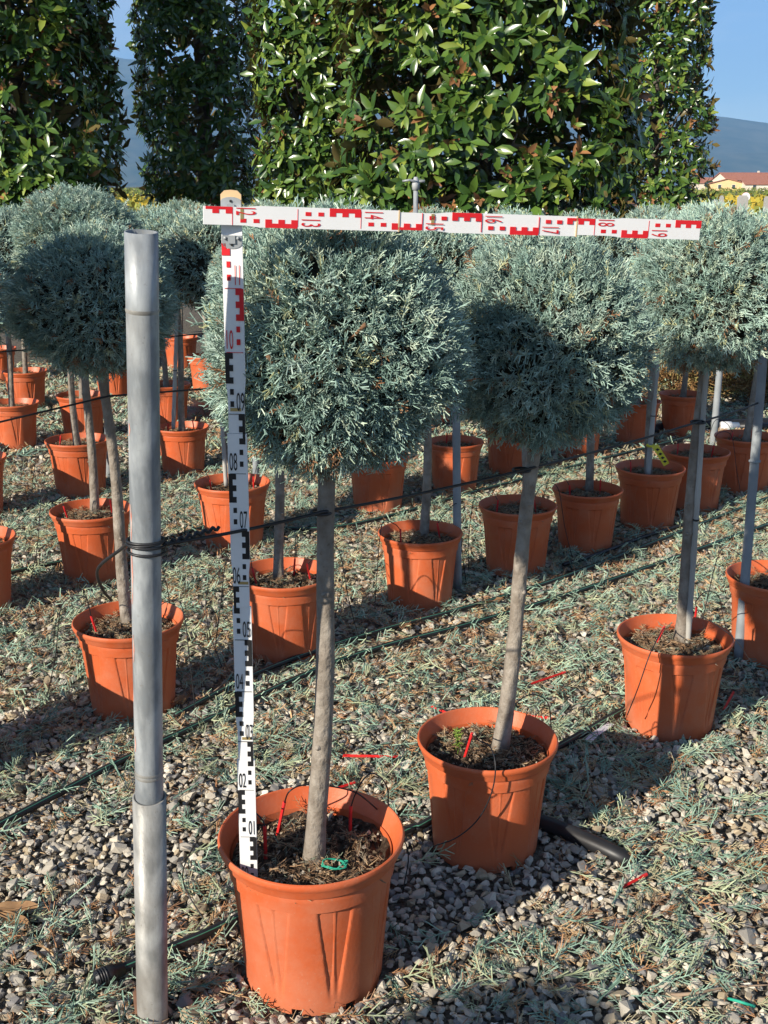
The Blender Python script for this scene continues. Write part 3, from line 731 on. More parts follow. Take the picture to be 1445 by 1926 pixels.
# ------------------------------------------------------------------ potted conifers
GROUP = 'ball clipped conifers in terracotta pots'
def conifer(label, bx, by, ps, crown, cc, cr, rot, k, tb=None, trad=.0175, core=True):
    """bx,by pot centre; ps pot scale; cc crown centre; cr crown scale (x,y,z); tb trunk foot"""
    t = empty('potted_conifer', (bx, by, 0)); tag(t, label, 'potted tree', GROUP)
    pt = link('pot', POT_BODY, t); pt.scale = (ps, ps, ps); pt.rotation_euler = (0, 0, .3 + k * 1.37)
    link('rim', POT_LIP, pt)
    so = link('soil', SOILS[k % 2], t); so.scale = (ps,) * 3; so.rotation_euler = (0, 0, k * 2.1)
    li = link('soil_litter', LITTER[k % 3], so); li['kind'] = 'stuff'
    z0 = SOILZ * ps - .02
    foot = Vector(tb) - Vector((bx, by, 0)) if tb else Vector((0.006 * math.sin(k * 3), .006 * math.cos(k * 5), z0))
    foot.z = z0
    top = Vector(cc) - Vector((bx, by, 0)); top.z -= .05
    rng = random.Random(k)
    pts, rad = [], []
    n = 22
    for i in range(n + 1):
        f = i / n; p = foot.lerp(top, f)
        if trad > .018: p.y = foot.y + (top.y - foot.y) * f * f * .8
        w = .008 * math.sin(f * 5 + k) * (f * (1 - f)) * 4
        pts.append(p + Vector((w, w * .5, 0))); rad.append(trad * (1.12 - .38 * f + .25 * max(0, .06 - f) / .06) * (1 + rng.uniform(-.045, .045)))
    b = MB(); b.tube(pts, rad, 14)
    for q in range(5):          # pruning scars
        i_ = rng.randrange(3, n - 3); a_ = rng.uniform(3.3, 6.1); u_ = Vector((math.cos(a_), math.sin(a_), .3)); r_ = rad[i_]
        b.tube([pts[i_] + u_ * r_ * .6, pts[i_] + u_ * r_ * 1.02, pts[i_] + u_ * r_ * 1.18], [r_ * .42, r_ * .32, r_ * .16], 7)
    tr = b.build('trunk', M['bark'], t, True)
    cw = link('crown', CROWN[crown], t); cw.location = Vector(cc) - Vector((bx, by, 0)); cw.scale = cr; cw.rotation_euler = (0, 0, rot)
    cw['kind'] = 'stuff'
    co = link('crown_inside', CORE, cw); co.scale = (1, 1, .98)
    if crown in 'ab':
        b = MB()
        for q in range(9):
            a = q * 2.4 + k; e = Vector((math.cos(a) * .17, math.sin(a) * .17, .02 + .10 * math.sin(q * 1.7)))
            b.tube([(0, 0, -.17), e * .5 + Vector((0, 0, -.05)), e], [.007, .005, .003], 6)
        b.build('branches', M['limb'], cw, True)
    return t
def crown_c(px, py, Y): return at_y(px, py, Y)

k = 0
TREES = {}
def add(key, label, bx, by, ps=.905, crown='c', cc=None, r=1.0, rz=1.0, rot=None, tb=None, trad=.0165):
    global k
    if cc is None:
        j = random.Random(hash(key) % 1000 if False else sum(map(ord, key)) * 7)
        cc = (bx + j.uniform(-.05, .05), by + j.uniform(-.04, .04), 1.15 + j.uniform(-.03, .03)); r = r * j.uniform(.97, 1.08)
    conifer(label, bx, by, ps, crown, cc, (r, r, r * rz), rot if rot is not None else k * 1.1, k, tb, trad)
    TREES[key] = (bx, by, ps, cc); k += 1

add('A1', 'front potted conifer ball with the measuring staff standing in its pot', -.14, 1.952, 1.0, 'a', tuple(T1C), 1.0, 1.06, 0.0, at_z(590, 1604, .275), .0183)
add('A2', 'second potted conifer of the front row, ball half in shade', .24, 2.405, .905, 'b', tuple(crown_c(1028, 660, 2.43)), .97, 1.10, .6, at_z(939, 1408, .24), .0175)
add('A3', 'third potted conifer of the front row with a pale cane beside its trunk', .83, 3.04, .905, 'b', tuple(crown_c(1338, 560, 3.07)), .99, 1.02, 2.4, at_z(1280, 1203, .24), .0175)
add('A4', 'potted conifer cut by the right picture edge behind a grey post', 1.29, 3.55, .905, 'b', (1.31, 3.56, 1.165), .95, .97, 4.0)
add('B0', 'potted conifer outside the left edge whose ball shades its neighbour', -1.2, 2.73, .905, 'b', (-1.15, 2.72, 1.34), 1.06, 1.05)
add('B1', 'potted conifer directly behind the galvanised pole, ball in shade', -.755, 3.16, .905, 'b', tuple(crown_c(180, 578, 3.16)), .99, .97, 5.1, at_z(241, 1170, .24), .0165)
add('B2', 'potted conifer behind the upright staff, second in the second row', -.33, 3.58, .905, 'b', (-.34, 3.62, 1.19), .93, .96, 3.1, at_z(524, 1090, .24), .016)
add('B3', 'potted conifer right of the front trunk with sun patches on its pot', .135, 4.07, .88, 'c', (.17, 4.09, 1.19), .93, .97, 1.9, at_z(797, 1008, .23), .0165)
add('B4', 'potted conifer behind the second front trunk, pot in shade', .54, 4.45, .88, 'c', tb=at_z(990, 957, .23))
add('B5', 'potted conifer with greenish trunk, fifth in the second row', .875, 4.75, .84, 'c', tb=at_z(1108, 924, .22))
add('B6', 'potted conifer tied to a cane with yellow tape', 1.22, 5.09, .88, 'c')
add('B7', 'potted conifer right of the yellow taped one, seventh in second row', 1.51, 5.40, .9, 'd')
add('B8', 'last potted conifer of the second row by the right edge', 1.86, 5.74, .9, 'd')
add('C0', 'potted conifer cut by the left edge, third row', -1.51, 3.98, .9, 'c')
add('C1', 'potted conifer left of the pole, third row, ball lit from the left', -1.16, 4.36, .9, 'b', tuple(crown_c(150, 468, 4.4)), 1.08, .9, 1.2, at_z(178, 962, .24), .0165)
add('C2', 'potted conifer behind the staff in the third row', -.655, 4.78, .91, 'c', (-.72, 4.83, 1.19), .95, 1, 2.0)
add('C3', 'potted conifer peeking out under the front ball, third row', -.03, 5.36, .85, 'c')
add('C4', 'potted conifer behind the thin grey post, third row', .365, 5.73, .82, 'd')
add('C5', 'potted conifer hidden behind the shaded second ball, third row', .69, 6.12, .82, 'c')
add('C6', 'potted conifer showing only a pot sliver under the second ball', 1.13, 6.5, .82, 'd')
add('C7', 'potted conifer left of the cane in the distance, third row', 1.54, 6.88, .82, 'c')
add('C8', 'far right potted conifer at the end of the third row', 1.88, 7.12, .82, 'd')
add('D0', 'potted conifer at the left edge in the fourth row', -1.95, 5.26, .9, 'd')
add('D1', 'potted conifer at the left with pot above the pole side, fourth row', -1.55, 5.66, .9, 'c')
add('D2', 'potted conifer between pole and staff with twin grey stems, fourth row', -1.10, 6.10, .82, 'd', (-1.09, 6.1, 1.16))
ordw = ['first', 'second', 'third', 'fourth', 'fifth', 'sixth', 'seventh', 'eighth', 'ninth']
for i in range(5):
    x = -.62 + .47 * i
    add('D%d' % (i + 3), 'potted conifer in the fourth row, %s after the twin stemmed one' % ordw[i], x, 6.58 + .46 * i, .85, 'cd'[i % 2])
for i, (x, y) in enumerate([(-2.75, 6.25), (-2.22, 6.75), (-1.88, 7.02), (-1.42, 7.42), (-.93, 7.88), (-.46, 8.32), (0.02, 8.78)]):
    add('E%d' % i, 'potted conifer in the fifth row, %s from the left' % ordw[i], x, y, .86, 'dc'[i % 2])
for i, (x, y) in enumerate([(-3.05, 7.5), (-2.52, 7.98), (-2.02, 8.5), (-1.35, 8.72), (-.98, 9.35)]):
    add('F%d' % i, 'potted conifer in the sixth row, %s from the left' % ordw[i], x, y, .86, 'cd'[i % 2])
for i, (x, y) in enumerate([(-3.6, 8.7), (-3.1, 9.15), (-2.3, 9.6), (-1.75, 9.85)]):
    add('G%d' % i, 'potted conifer in the last row, %s from the left' % ordw[i], x, y, .86, 'dc'[i % 2])
add('Z1', 'potted conifer outside the frame whose ball shadow falls before the pots', -1.80, -.28, .905, 'c', (-1.80, -.28, 1.22))

for P_ in ([(503, 668), (530, 705), (560, 740), (600, 760)], [(688, 610), (665, 632), (640, 650)]):
    cA = [o for o in bpy.data.objects if o.name == 'crown' or o.name.startswith('crown.')]
    cA = [o for o in cA if o.parent and o.parent.get('label', '').startswith('front potted')][0]
    org = Vector(T1C); pp = [at_y(x, y, 1.775 + .018 * i_) - org for i_, (x, y) in enumerate(P_)]
    for p_ in pp: p_.z /= 1.06
    MB().tube(smooth_path(pp), [.0036 - .0020 * i_ / (6 * (len(pp) - 1)) for i_ in range(6 * (len(pp) - 1) + 1)], 8).build('dead_twig', M['limb'], cA, True)

# ------------------------------------------------------------------ galvanised pole
pole_top = at_y(266, 436, 1.655); pole_low = at_y(287, 1900, 1.80)
pdir = (pole_top - pole_low).normalized()
pole_base = pole_low - pdir * ((pole_low.z + .0) / pdir.z)
t = empty('steel_pole', pole_base); tag(t, 'tall galvanised steel pole in a wider sleeve left of the front pot', 'pole')
sleeve_top = at_y(273, 1497, 1.752)
L1 = (sleeve_top - pole_base).length; L2 = (pole_top - pole_base).length
def tube_ring(b, o0, o1, ro, ri, sides=40):
    d = (o1 - o0).normalized(); a = d.cross(Vector((0, 1, 0))).normalized(); c = d.cross(a); V = []
    for (o, r_) in ((o0, ro), (o1, ro), (o1, ri), (o0, ri)):
        for q in range(sides):
            an = 2 * math.pi * q / sides; V.append(o + (a * math.cos(an) + c * math.sin(an)) * r_)
    F = []
    for i in range(3):
        for q in range(sides):
            q2 = (q + 1) % sides; F.append((i * sides + q, (i + 1) * sides + q, (i + 1) * sides + q2, i * sides + q2))
    b.add(V, F)
zv = Vector((0, 0, 0))
b = MB(); tube_ring(b, zv - pdir * .3, pdir * L1, .0286, .0252); b.build('sleeve', M['steel_old'], t, True)
b = MB(); b.tube([pdir * (L1 - .2), pdir * (L2 - .11)], .0236, 40, False); b.build('pipe', M['steel'], t, True)
b = MB(); tube_ring(b, pdir * (L2 - .11), pdir * L2, .0238, .0206); b.build('pipe_end', M['steel'], t, True)
b = MB(); b.tube([pdir * (L2 - .012), pdir * (L2 - .010)], .0208, 32); b.build('end_plug', M['rust'], t)
for zf in (L2 - .11, L1 + .055, L1 + .048):
    b = MB(); b.tube([pdir * (zf - .004), pdir * (zf - .001), pdir * (zf + .002)], [.0237, .0246, .0239], 40, False); b.build('weld_ring', M['steel_old'], t, True)
# red paint smears on the shaded left flank
for z_, h_ in ((1.02, .06), (.93, .10), (.80, .05), (.62, .03), (1.17, .02)):
    b = MB(); V = []
    for i in range(9):
        for q in range(4):
            an = R(214 + q * 3.6 * (1 - abs(i - 4) / 6)); o = pdir * (z_ + h_ * (i - 4) / 8)
            V.append(o + Vector((math.cos(an), math.sin(an), 0)) * .0241)
    b.add(V, [(i * 4 + q, i * 4 + q + 1, i * 4 + q + 5, i * 4 + q + 4) for i in range(8) for q in range(3)]); b.build('paint_smear', M['red_paint'], t)

# ------------------------------------------------------------------ wires
wz = at_y(270, 1026, 1.698).z
pw = pole_base + pdir * ((wz - pole_base.z) / pdir.z)
wrap = MB(); pts = []
for i in range(0, 96):
    a = i * .27; pts.append(pw + Vector((math.cos(a), math.sin(a), 0)) * .0262 + Vector((.10 * math.cos(a) * .026, 0, -.004 + .020 * math.sin(i * .043) * .6)))
w = empty('tie_cable', pw); tag(w, 'black cable wound round the galvanised pole with a loose end', 'cable')
wrap.tube([p - pw for p in pts], .0023, 6); wrap.build('coil', M['black'], w, True)
tail = [at_y(x, y, Y) - pw for x, y, Y in ((240, 1022, 1.71), (225, 1035, 1.75), (190, 1062, 1.80), (183, 1082, 1.84), (195, 1112, 1.88), (210, 1129, 1.92))]
MB().tube(smooth_path(tail), .0028, 6).build('loose_end', M['black'], w, True)
def wire(label, P, r=.0028, sag=0.0):
    Q = []
    for a, b_ in zip(P[:-1], P[1:]):
        for i in range(8):
            f = i / 8; p = Vector(a).lerp(Vector(b_), f); p.z -= sag * 4 * f * (1 - f); Q.append(p)
    Q.append(Vector(P[-1])); o0 = Q[0]
    o = MB().tube([q - o0 for q in Q], r, 6).build('support_wire', M['black'], None, True, o0)
    tag(o, label, 'wire', 'wires tying the trunks'); return o
postA = at_z(1389, 1243, 0)
yw = lambda x, y, Y: at_y(x, y, Y)
wire('black wire from the pole past the front trunk to the right post', [pw + Vector((.027, .0, 0)), yw(605, 963, 1.930), yw(985, 884, 2.38), yw(1312, 794, 3.02), yw(1428, 757, postA.y)], .0029, .004)
tw = MB(); tp = []
for i in range(60):
    f = i / 59; p = (pw + Vector((.027, 0, 0))).lerp(yw(412, 992, 1.79), f); a = i * .75
    tp.append(p + Vector((0, math.cos(a), math.sin(a))) * .0030)
o = tw.tube([p - tp[0] for p in tp], .0030, 6).build('wire_twist', M['black'], None, True, tp[0]); tag(o, 'twisted black wire tail right of the pole', 'wire')
wire('black wire along the second row behind the pole', [yw(-60, 808, 2.85), yw(205, 745, 3.13), yw(420, 729, 3.5), yw(520, 715, 3.58), (.17, 4.05, .925), (.54, 4.43, .925), (1.22, 5.08, .92), (1.87, 5.7, .92)])
wire('black wire along the third row at the left edge', [(-2.1, 3.6, .93), (-1.16, 4.34, .93), (-.66, 4.76, .93), (-.03, 5.34, .93), (.37, 5.7, .93), (1.2, 6.5, .92), (1.88, 7.1, .92)])
wire('black wire along the fourth row in the shade', [(-2.6, 4.6, .93), (-1.55, 5.64, .93), (-1.1, 6.08, .93), (.1, 7.2, .93), (1.3, 8.4, .93)])
# ties round the trunks
for i, (x, y, Y, lab) in enumerate([(605, 963, 1.952, 'front'), (981, 884, 2.405, 'second'), (1313, 794, 3.035, 'third')]):
    c = yw(x, y, Y); b = MB(); b.tube([c + Vector((math.cos(q * .35), math.sin(q * .35), .0)) * .0185 - c for q in range(19)], .0032, 6)
    o = b.build('trunk_tie', M['black'], None, True, c); tag(o, 'black tie round the %s trunk of the front row' % lab, 'tie', 'trunk ties')

# ------------------------------------------------------------------ posts and canes
def post(label, base, top, r, m, name='support_post', knots=False):
    t = empty(name, base); tag(t, label, 'post' if name == 'support_post' else 'cane')
    d = Vector(top) - Vector(base)
    pts, rs = [], []
    n = 24
    for i in range(n + 1):
        pts.append(d * (i / n)); rs.append(r * ((1.18 if knots and i % 5 == 3 else 1) * (1 - .18 * i / n)))
    MB().tube(pts, rs, 12).build('shaft', m, t, True)
    if not knots:
        MB().tube([d * .62, d * .625], r * 1.12, 12).build('collar', m, t, True)
        MB().tube([d * .999, d * 1.004], r * 1.02, 12).build('cap', m, t, True)
    else:
        MB().tube([d * .45, d * .456], r * 1.1, 12).build('node_ring', M['black'], t, True)
    return t
post('grey steel post at the right edge carrying the front wire', postA, yw(1440, 620, postA.y) , .0165, M['post'])
p = at_z(861, 1112, 0); post('thin grey post standing just behind the sunlit pot in the middle', p, yw(857, 560, p.y), .0165, M['post'])
c6 = TREES['B6']; q0 = yw(1219, 888, c6[1] - .02); post('grey cane with yellow tape stuck in a second row pot', q0 - Vector((0, 0, .02)), yw(1240, 640, c6[1]), .0125, M['bamboo'], 'bamboo_cane', True)
p3 = at_z(1294, 1207, .24); post('pale split cane tied beside the third front trunk', p3 - Vector((0, 0, .02)), yw(1331, 660, 3.05), .0085, M['bamboo'], 'bamboo_cane', True)
p = at_z(1341, 842, 0); post('bluish grey post far right behind the third front trunk', p, yw(1362, 600, p.y), .022, M['post'])
p = at_z(206, 900, 0); post('grey post behind the pole between third row pots', p, yw(196, 600, p.y), .018, M['post'])
d2 = TREES['D2']; q0 = yw(326, 800, d2[1] - .04); post('thin grey cane beside the twin stemmed conifer', q0 - Vector((0, 0, .02)), yw(334, 560, d2[1] - .02), .011, M['bamboo'], 'bamboo_cane', True)
a3 = TREES['C2']; q0 = yw(425, 905, a3[1] - .03); post('thin cane in the pot left of the staff', q0 - Vector((0, 0, .02)), yw(408, 640, a3[1]), .009, M['bamboo'], 'bamboo_cane', True)
p = at_z(482, 925, 0); post('grey post between staff and front ball in the third row', p, yw(478, 600, p.y), .017, M['post'])
# yellow tape
tp = yw(1224, 838, c6[1] - .03); t = empty('yellow_tape', tp); tag(t, 'yellow tape strip with black marks hanging from a cane', 'tape')
MB().tube([Vector((math.cos(q * .5), math.sin(q * .5), 0)) * .016 for q in range(13)], .006, 5).build('band', M['yellow'], t)
e1, e2 = yw(1232, 838, c6[1] - .05) - tp, yw(1254, 874, c6[1] - .06) - tp
dv = (e2 - e1); sd = dv.cross(Vector((0, 1, 0))).normalized() * .014
b = MB(); V = []
for i in range(7):
    f = i / 6; o_ = Vector((0, -.008 * math.sin(f * 3), 0)); V += [e1 + dv * f - sd + o_, e1 + dv * f + sd + o_, e1 + dv * f + sd + o_ + Vector((0, .0012, 0)), e1 + dv * f - sd + o_ + Vector((0, .0012, 0))]
b.add(V, [(i * 4 + j, i * 4 + (j + 1) % 4, i * 4 + 4 + (j + 1) % 4, i * 4 + 4 + j) for i in range(6) for j in range(4)] + [(3, 2, 1, 0), (24, 25, 26, 27)]); b.build('strip', M['yellow'], t)
for f in (.2, .42, .62, .82):
    c_ = e1 + dv * f; c_.y -= .008 * math.sin(f * 3) + .0012
    b = MB(); u = dv.normalized(); s_ = sd.normalized(); b.add([c_ - u * .004 - s_ * .008, c_ + u * .006 - s_ * .002, c_ + u * .004 + s_ * .009, c_ - u * .006 + s_ * .003], [(0, 1, 2, 3)]); b.build('mark', M['ink'], t)

# ------------------------------------------------------------------ measuring staff
def staff():
    t = empty('measuring_staff', ST_BASE); tag(t, 'folding white measuring staff with black and red marks, bent over the front ball', 'measuring staff')
    v_up = (ST_TOP - ST_BASE).normalized()
    n_v = (Vector((0, -1, 0)) - v_up * v_up.dot(Vector((0, -1, 0)))).normalized()
    x_v = v_up.cross(n_v).normalized() * -1
    if x_v.x < 0: x_v = -x_v
    hd = (HZ_END - HZ_A).normalized()
    n_h = (Vector((.12, -1, 0)) - hd * hd.dot(Vector((.12, -1, 0)))).normalized()
    x_h = n_h.cross(hd).normalized()
    if x_h.z > 0: x_h = -x_h           # the staff turned clockwise: its right side now points down
    zero = Vector((0, 0, 0)); hA = HZ_A - ST_BASE
    # frame: point(s along staff in m, x across, n out)
    sc_v = (ST_TOP - ST_BASE).length / 1.2
    sc_h = (HZ_END - HZ_A).length / .8
    def fv(s, x, n): return zero + v_up * (s * sc_v) + x_v * x + n_v * n
    def fh(s, x, n): return hA + hd * ((s - 1.2) * sc_h) + x_h * x + n_h * n
    bounds = [0, .262, .562, .868, 1.202]
    hb = [1.157, 1.462, 1.768, 1.999]
    HW, NW, TH = .0158, .0133, .0055
    segs = []
    def seg(fr, s0, s1, lift, first):
        if first: out = [(s0, HW), (s1, HW)]
        else: out = [(s0, NW), (s0 + .062, NW), (s0 + .085, HW), (s1, HW)]
        poly = [(s, w_) for s, w_ in out] + [(s, -w_) for s, w_ in reversed(out)]
        n = len(poly); V = [fr(s, x, -TH + lift) for s, x in poly] + [fr(s, x, lift) for s, x in poly]
        F = [tuple(range(n)), tuple(range(2 * n - 1, n - 1, -1))] + [(i, n + i, n + (i + 1) % n, (i + 1) % n) for i in range(n)]
        b = MB(); b.add(V, F); me = b.mesh('segment', M['white'])
        bm = bmesh.new(); bm.from_mesh(me); bmesh.ops.recalc_face_normals(bm, faces=bm.faces); bm.to_mesh(me); bm.free()
        o = link('segment', me, t); segs.append((fr, s0, s1, lift, o)); return o
    for i in range(4): seg(fv, bounds[i], bounds[i + 1] + (0 if i == 3 else -.0006), 0 if i % 2 == 0 else -.0009, i == 0)
    for i in range(3): seg(fh, hb[i], hb[i + 1] - .0006, .0075 if i % 2 == 0 else .0066, False if i else False)
    def owner(fr, s):
        for q in segs:
            if q[0] is fr and q[1] <= s <= q[2] + .001: return q
        return [q for q in segs if q[0] is fr][-1]
    def plate(fr, pts, m, name, s):
        q = owner(fr, s); lf = max(z[3] for z in segs if z[0] is fr) + .0005
        b = MB(); n = len(pts); V = [fr(a, x, lf) for a, x in pts] + [fr(a, x, lf - .0012) for a, x in pts]
        F = [tuple(range(n))] + [tuple(range(2 * n - 1, n - 1, -1))] + [(i, n + i, n + (i + 1) % n, (i + 1) % n) for i in range(n)]
        b.add(V, F); me = b.mesh(name, m); bm = bmesh.new(); bm.from_mesh(me); bmesh.ops.recalc_face_normals(bm, faces=bm.faces); bm.to_mesh(me); bm.free()
        return link(name, me, q[4])
    def numeral(fr, txt, s, xc, m):
        cu = bpy.data.curves.new('numeral', 'FONT'); cu.body = txt; cu.align_x = 'CENTER'; cu.size = 1.0
        ob = bpy.data.objects.new('tmp_text', cu); C.objects.link(ob)
        dg = bpy.context.evaluated_depsgraph_get(); me = bpy.data.meshes.new_from_object(ob.evaluated_get(dg)); bpy.data.objects.remove(ob)
        hgt = .030; wd = .0125
        co = np.array([v.co[:] for v in me.vertices]); w0 = co[:, 0].max() - co[:, 0].min(); h0 = co[:, 1].max() - co[:, 1].min(); y0 = co[:, 1].min(); xm = (co[:, 0].max() + co[:, 0].min()) / 2
        if txt == '11': wd *= .62
        elif '1' in txt: wd *= .84
        lf = max(z[3] for z in segs if z[0] is fr) + .0009
        for v, c_ in zip(me.vertices, co):
            v.co = fr(s + (c_[1] - y0) / h0 * hgt, xc + (c_[0] - xm) / w0 * wd, lf)
        me.materials.clear(); me.materials.append(m); me.name = 'numeral'
        return link('numeral', me, owner(fr, s + .01)[4])
    for dm in range(20):
        fr = fv if dm < 12 else fh
        s0 = dm / 10; side = -1 if dm % 2 else 1          # odd: comb on the left edge
        m = M['ink'] if dm < 10 else M['redink']
        def do(fr_, part):
            e = side * HW; i1 = side * .0092; i2 = side * .0034
            if part == 'comb':
                hwid = lambda s: (NW if owner(fr_, s)[4] and any(0 <= s - z[1] < .07 and z[1] > 0.01 for z in segs if z[0] is fr_) else HW)
                e_ = side * hwid(s0 + .075)
                P = [(s0 + .05, e_), (s0 + .05, i2), (s0 + .06, i2), (s0 + .06, i1), (s0 + .07, i1), (s0 + .07, i2), (s0 + .08, i2), (s0 + .08, i1), (s0 + .09, i1), (s0 + .09, i2), (s0 + .0996, i2), (s0 + .0996, e_)]
                plate(fr_, P, m, 'comb_mark', s0 + .075)
            if part == 'sq':
                for a in (.012, .032): plate(fr_, [(s0 + a, i1), (s0 + a, i2), (s0 + a + .009, i2), (s0 + a + .009, i1)], m, 'square_mark', s0 + a)
            if part == 'num': numeral(fr_, '%02d' % dm, s0 + .0055, -side * .0063 + (-.0008 if side > 0 else .0008), m)
            if part == 'line' and dm > 0:
                w_ = NW * .98; plate(fr_, [(s0 - .0004, -w_), (s0 - .0004, w_), (s0 + .0004, w_), (s0 + .0004, -w_)], m, 'divider_line', s0)
        if dm == 11:
            do(fv, 'sq'); do(fv, 'num'); do(fv, 'line')
            i1, i2, e = side * .0092, side * .0034, side * HW
            plate(fv, [(s0 + .05, e), (s0 + .05, i2), (s0 + .06, i2), (s0 + .06, i1), (s0 + .068, i1), (s0 + .068, e)], m, 'comb_mark', s0 + .055)
            P = [(s0 + .060, side * NW), (s0 + .060, i1), (s0 + .07, i1), (s0 + .07, i2), (s0 + .08, i2), (s0 + .08, i1), (s0 + .09, i1), (s0 + .09, i2), (s0 + .0996, i2), (s0 + .0996, side * NW)]
            plate(fh, P, m, 'comb_mark', s0 + .08)
        else:
            for part in ('comb', 'sq', 'num', 'line'): do(fr, part)
    for s_, x_, fr in ((.304, .003, fv), (.604, .004, fv), (.905, -.001, fv), (1.212, -.004, fh), (1.515, -.004, fh)):
        o = plate(fr, [(s_, x_ - .0085), (s_, x_ + .0085), (s_ + .005, x_ + .0085), (s_ + .005, x_ - .0085)], M['brass'], 'pin', s_)
    for s_ in (1.4605, 1.7665):
        plate(fh, [(s_, -.0165), (s_, .0165), (s_ + .0022, .0165), (s_ + .0022, -.0165)], M['wood'], 'joint_edge', s_ - .002)
    # hinge plates above and below the cross arm
    def hinge(s0, s1, up):
        n = 10; r_ = .0152; pts = []
        if up:
            pts = [(s0, -r_), (s0, r_), (s1 - .006, r_)] + [(s1 - .006 + .006 * math.sin(math.pi * q / n), r_ * math.cos(math.pi * q / n)) for q in range(1, n)] + [(s1 - .006, -r_)]
        else:
            pts = [(s1, r_), (s1, -r_), (s0 + .008, -r_)] + [(s0 + .008 - .008 * math.sin(math.pi * q / n), -r_ * math.cos(math.pi * q / n)) for q in range(1, n)] + [(s0 + .008, r_)]
        q = plate(fv, pts, M['hinge'], 'hinge_plate', (s0 + s1) / 2); q.parent = t
        for x in (-.0098, .0098):
            b = MB(); c_ = fv((s0 + s1) / 2 + (-.006 if up else .006), x, .0016); b.tube([c_, c_ + n_v * .0022], .0026, 10); b.build('rivet', M['steel'], q, True)
        b = MB(); c_ = (s0 + s1) / 2 + (-.002 if up else .004)
        P = [(c_ - .006, -.0055), (c_ - .006, .0055), (c_ + .006, .0055), (c_ + .006, -.0055)]
        V = [fv(a, x, .0012) for a, x in P] + [fv(a, x, .0034) for a, x in P]
        b.add(V, [(0, 1, 2, 3), (7, 6, 5, 4), (0, 4, 5, 1), (1, 5, 6, 2), (2, 6, 7, 3), (3, 7, 4, 0)]); b.build('latch', M['post'], q)
        b = MB(); c_ = fv(s1 - .006 if up else s0 + .006, 0, .0009); b.tube([c_, c_ + n_v * .0014], .002, 8); b.build('screw', M['ink'], q)
    b = MB(); top_ = [(1.203, -.0155), (1.203, .0155), (1.240, .0155), (1.2455, .010), (1.2465, 0), (1.2455, -.010), (1.240, -.0155)]
    n = len(top_); V = [fv(a, x, -.0065) for a, x in top_] + [fv(a, x, -.001) for a, x in top_]
    b.add(V, [tuple(range(n)), tuple(range(2 * n - 1, n - 1, -1))] + [(i, n + i, n + (i + 1) % n, (i + 1) % n) for i in range(n)]); b.build('wooden_end', M['wood'], t)
    hinge(1.207, 1.2365, True); hinge(1.160, 1.180, False)
staff()

# ------------------------------------------------------------------ irrigation
HOSES = []
def hose(label, P, r=.0085, name='drip_hose', stripe=True, m='black'):
    P = smooth_path(P, 8); HOSES.append(P); o0 = P[0]; t = empty(name, o0); tag(t, label, 'hose')
    P = [p - o0 for p in P]
    MB().tube(P, r, 12).build('pipe', M[m], t, True)
    if stripe:
        up = Vector((.25, -.55, .8)).normalized()
        MB().tube([p + up * (r * .93) for p in P], r * .16, 5).build('stripe', M['greenstripe'], t, True)
    return t
gz = .030
G = lambda x, y, z=gz: at_z(x, y, z)
FIT = G(205, 1832, .04)
h = hose('black drip hose of the front row ending in a fitting beside the pole', [G(205, 1832, .04), G(330, 1780, .036), G(425, 1738), G(590, 1650), G(765, 1563), G(800, 1549), G(930, 1470), G(1062, 1398), G(1165, 1340), G(1230, 1305), (1.35, 3.75, gz), (2.2, 4.6, gz)], .0105)
f0 = Vector((0, 0, 0)); dv = (G(330, 1780, .036) - FIT).normalized()
b = MB(); b.tube([f0 + dv * .03, f0 + dv * .012, f0 + dv * .010, f0 - dv * .012, f0 - dv * .014, f0 - dv * .030], [.0135, .0145, .0175, .0175, .0155, .0145], 14); fit = b.build('end_fitting', M['black'], h, True)
for q in range(4):
    b = MB(); b.tube([f0 + dv * (-.010 - q * .005), f0 + dv * (-.0075 - q * .005)], .0188 - q * .0006, 14); b.build('thread_ring', M['black'], fit, True)
hose('black drip hose running before the second row pots', [G(-60, 1580), G(0, 1550), G(130, 1482), G(215, 1437), G(400, 1350), G(590, 1262), G(720, 1216), G(860, 1180), G(1030, 1130), (1.0, 4.32, gz), (2.1, 5.3, gz)], .0095)
hose('second black drip hose close under the second row pots', [G(330, 1345), G(470, 1272), G(600, 1222), G(735, 1180), G(850, 1150), G(960, 1118), (.75, 4.3, gz), (1.3, 4.85, gz), (2.2, 5.75, gz)], .0085)
hose('black drip hose along the third row pots', [G(-60, 1092), G(20, 1076), G(110, 1058), G(240, 1034), G(330, 1008), G(430, 985), (-.2, 4.95, gz), (.6, 5.7, gz), (1.9, 6.9, gz)], .009)
hose('black drip hose lying in sun behind the second front trunk', [G(1060, 1062), G(1130, 1040), G(1210, 1010), G(1290, 985), G(1330, 968)], .0085, stripe=False)
hose('wide dusty black pipe half buried right of the second pot', [G(1000, 1540, .022), G(1060, 1562, .024), G(1120, 1588, .024), G(1170, 1612, .016), G(1215, 1634, -.012)], .020, 'buried_pipe', False)
hose('dark buried pipe piece in the gravel at lower right', [G(1255, 1683, -.006), G(1280, 1698, .004), G(1310, 1712, -.006)], .012, 'buried_pipe', False)
hose('thick black pipe lying in the distance at the right', [G(1225, 808, .03), G(1290, 800, .03), G(1380, 798, .03), G(1470, 795, .03)], .035, 'supply_pipe', False)
t = empty('pipe_end_cap', G(1375, 803, .035)); tag(t, 'white plastic pipe end cap in the distance at the right', 'cap')
b = MB(); b.tube([(-.07, 0, 0), (-.06, 0, 0), (.0, .005, 0), (.002, .005, 0), (.05, .01, 0)], [.030, .036, .036, .030, .028], 16); b.build('cap', M['white'], t, True)
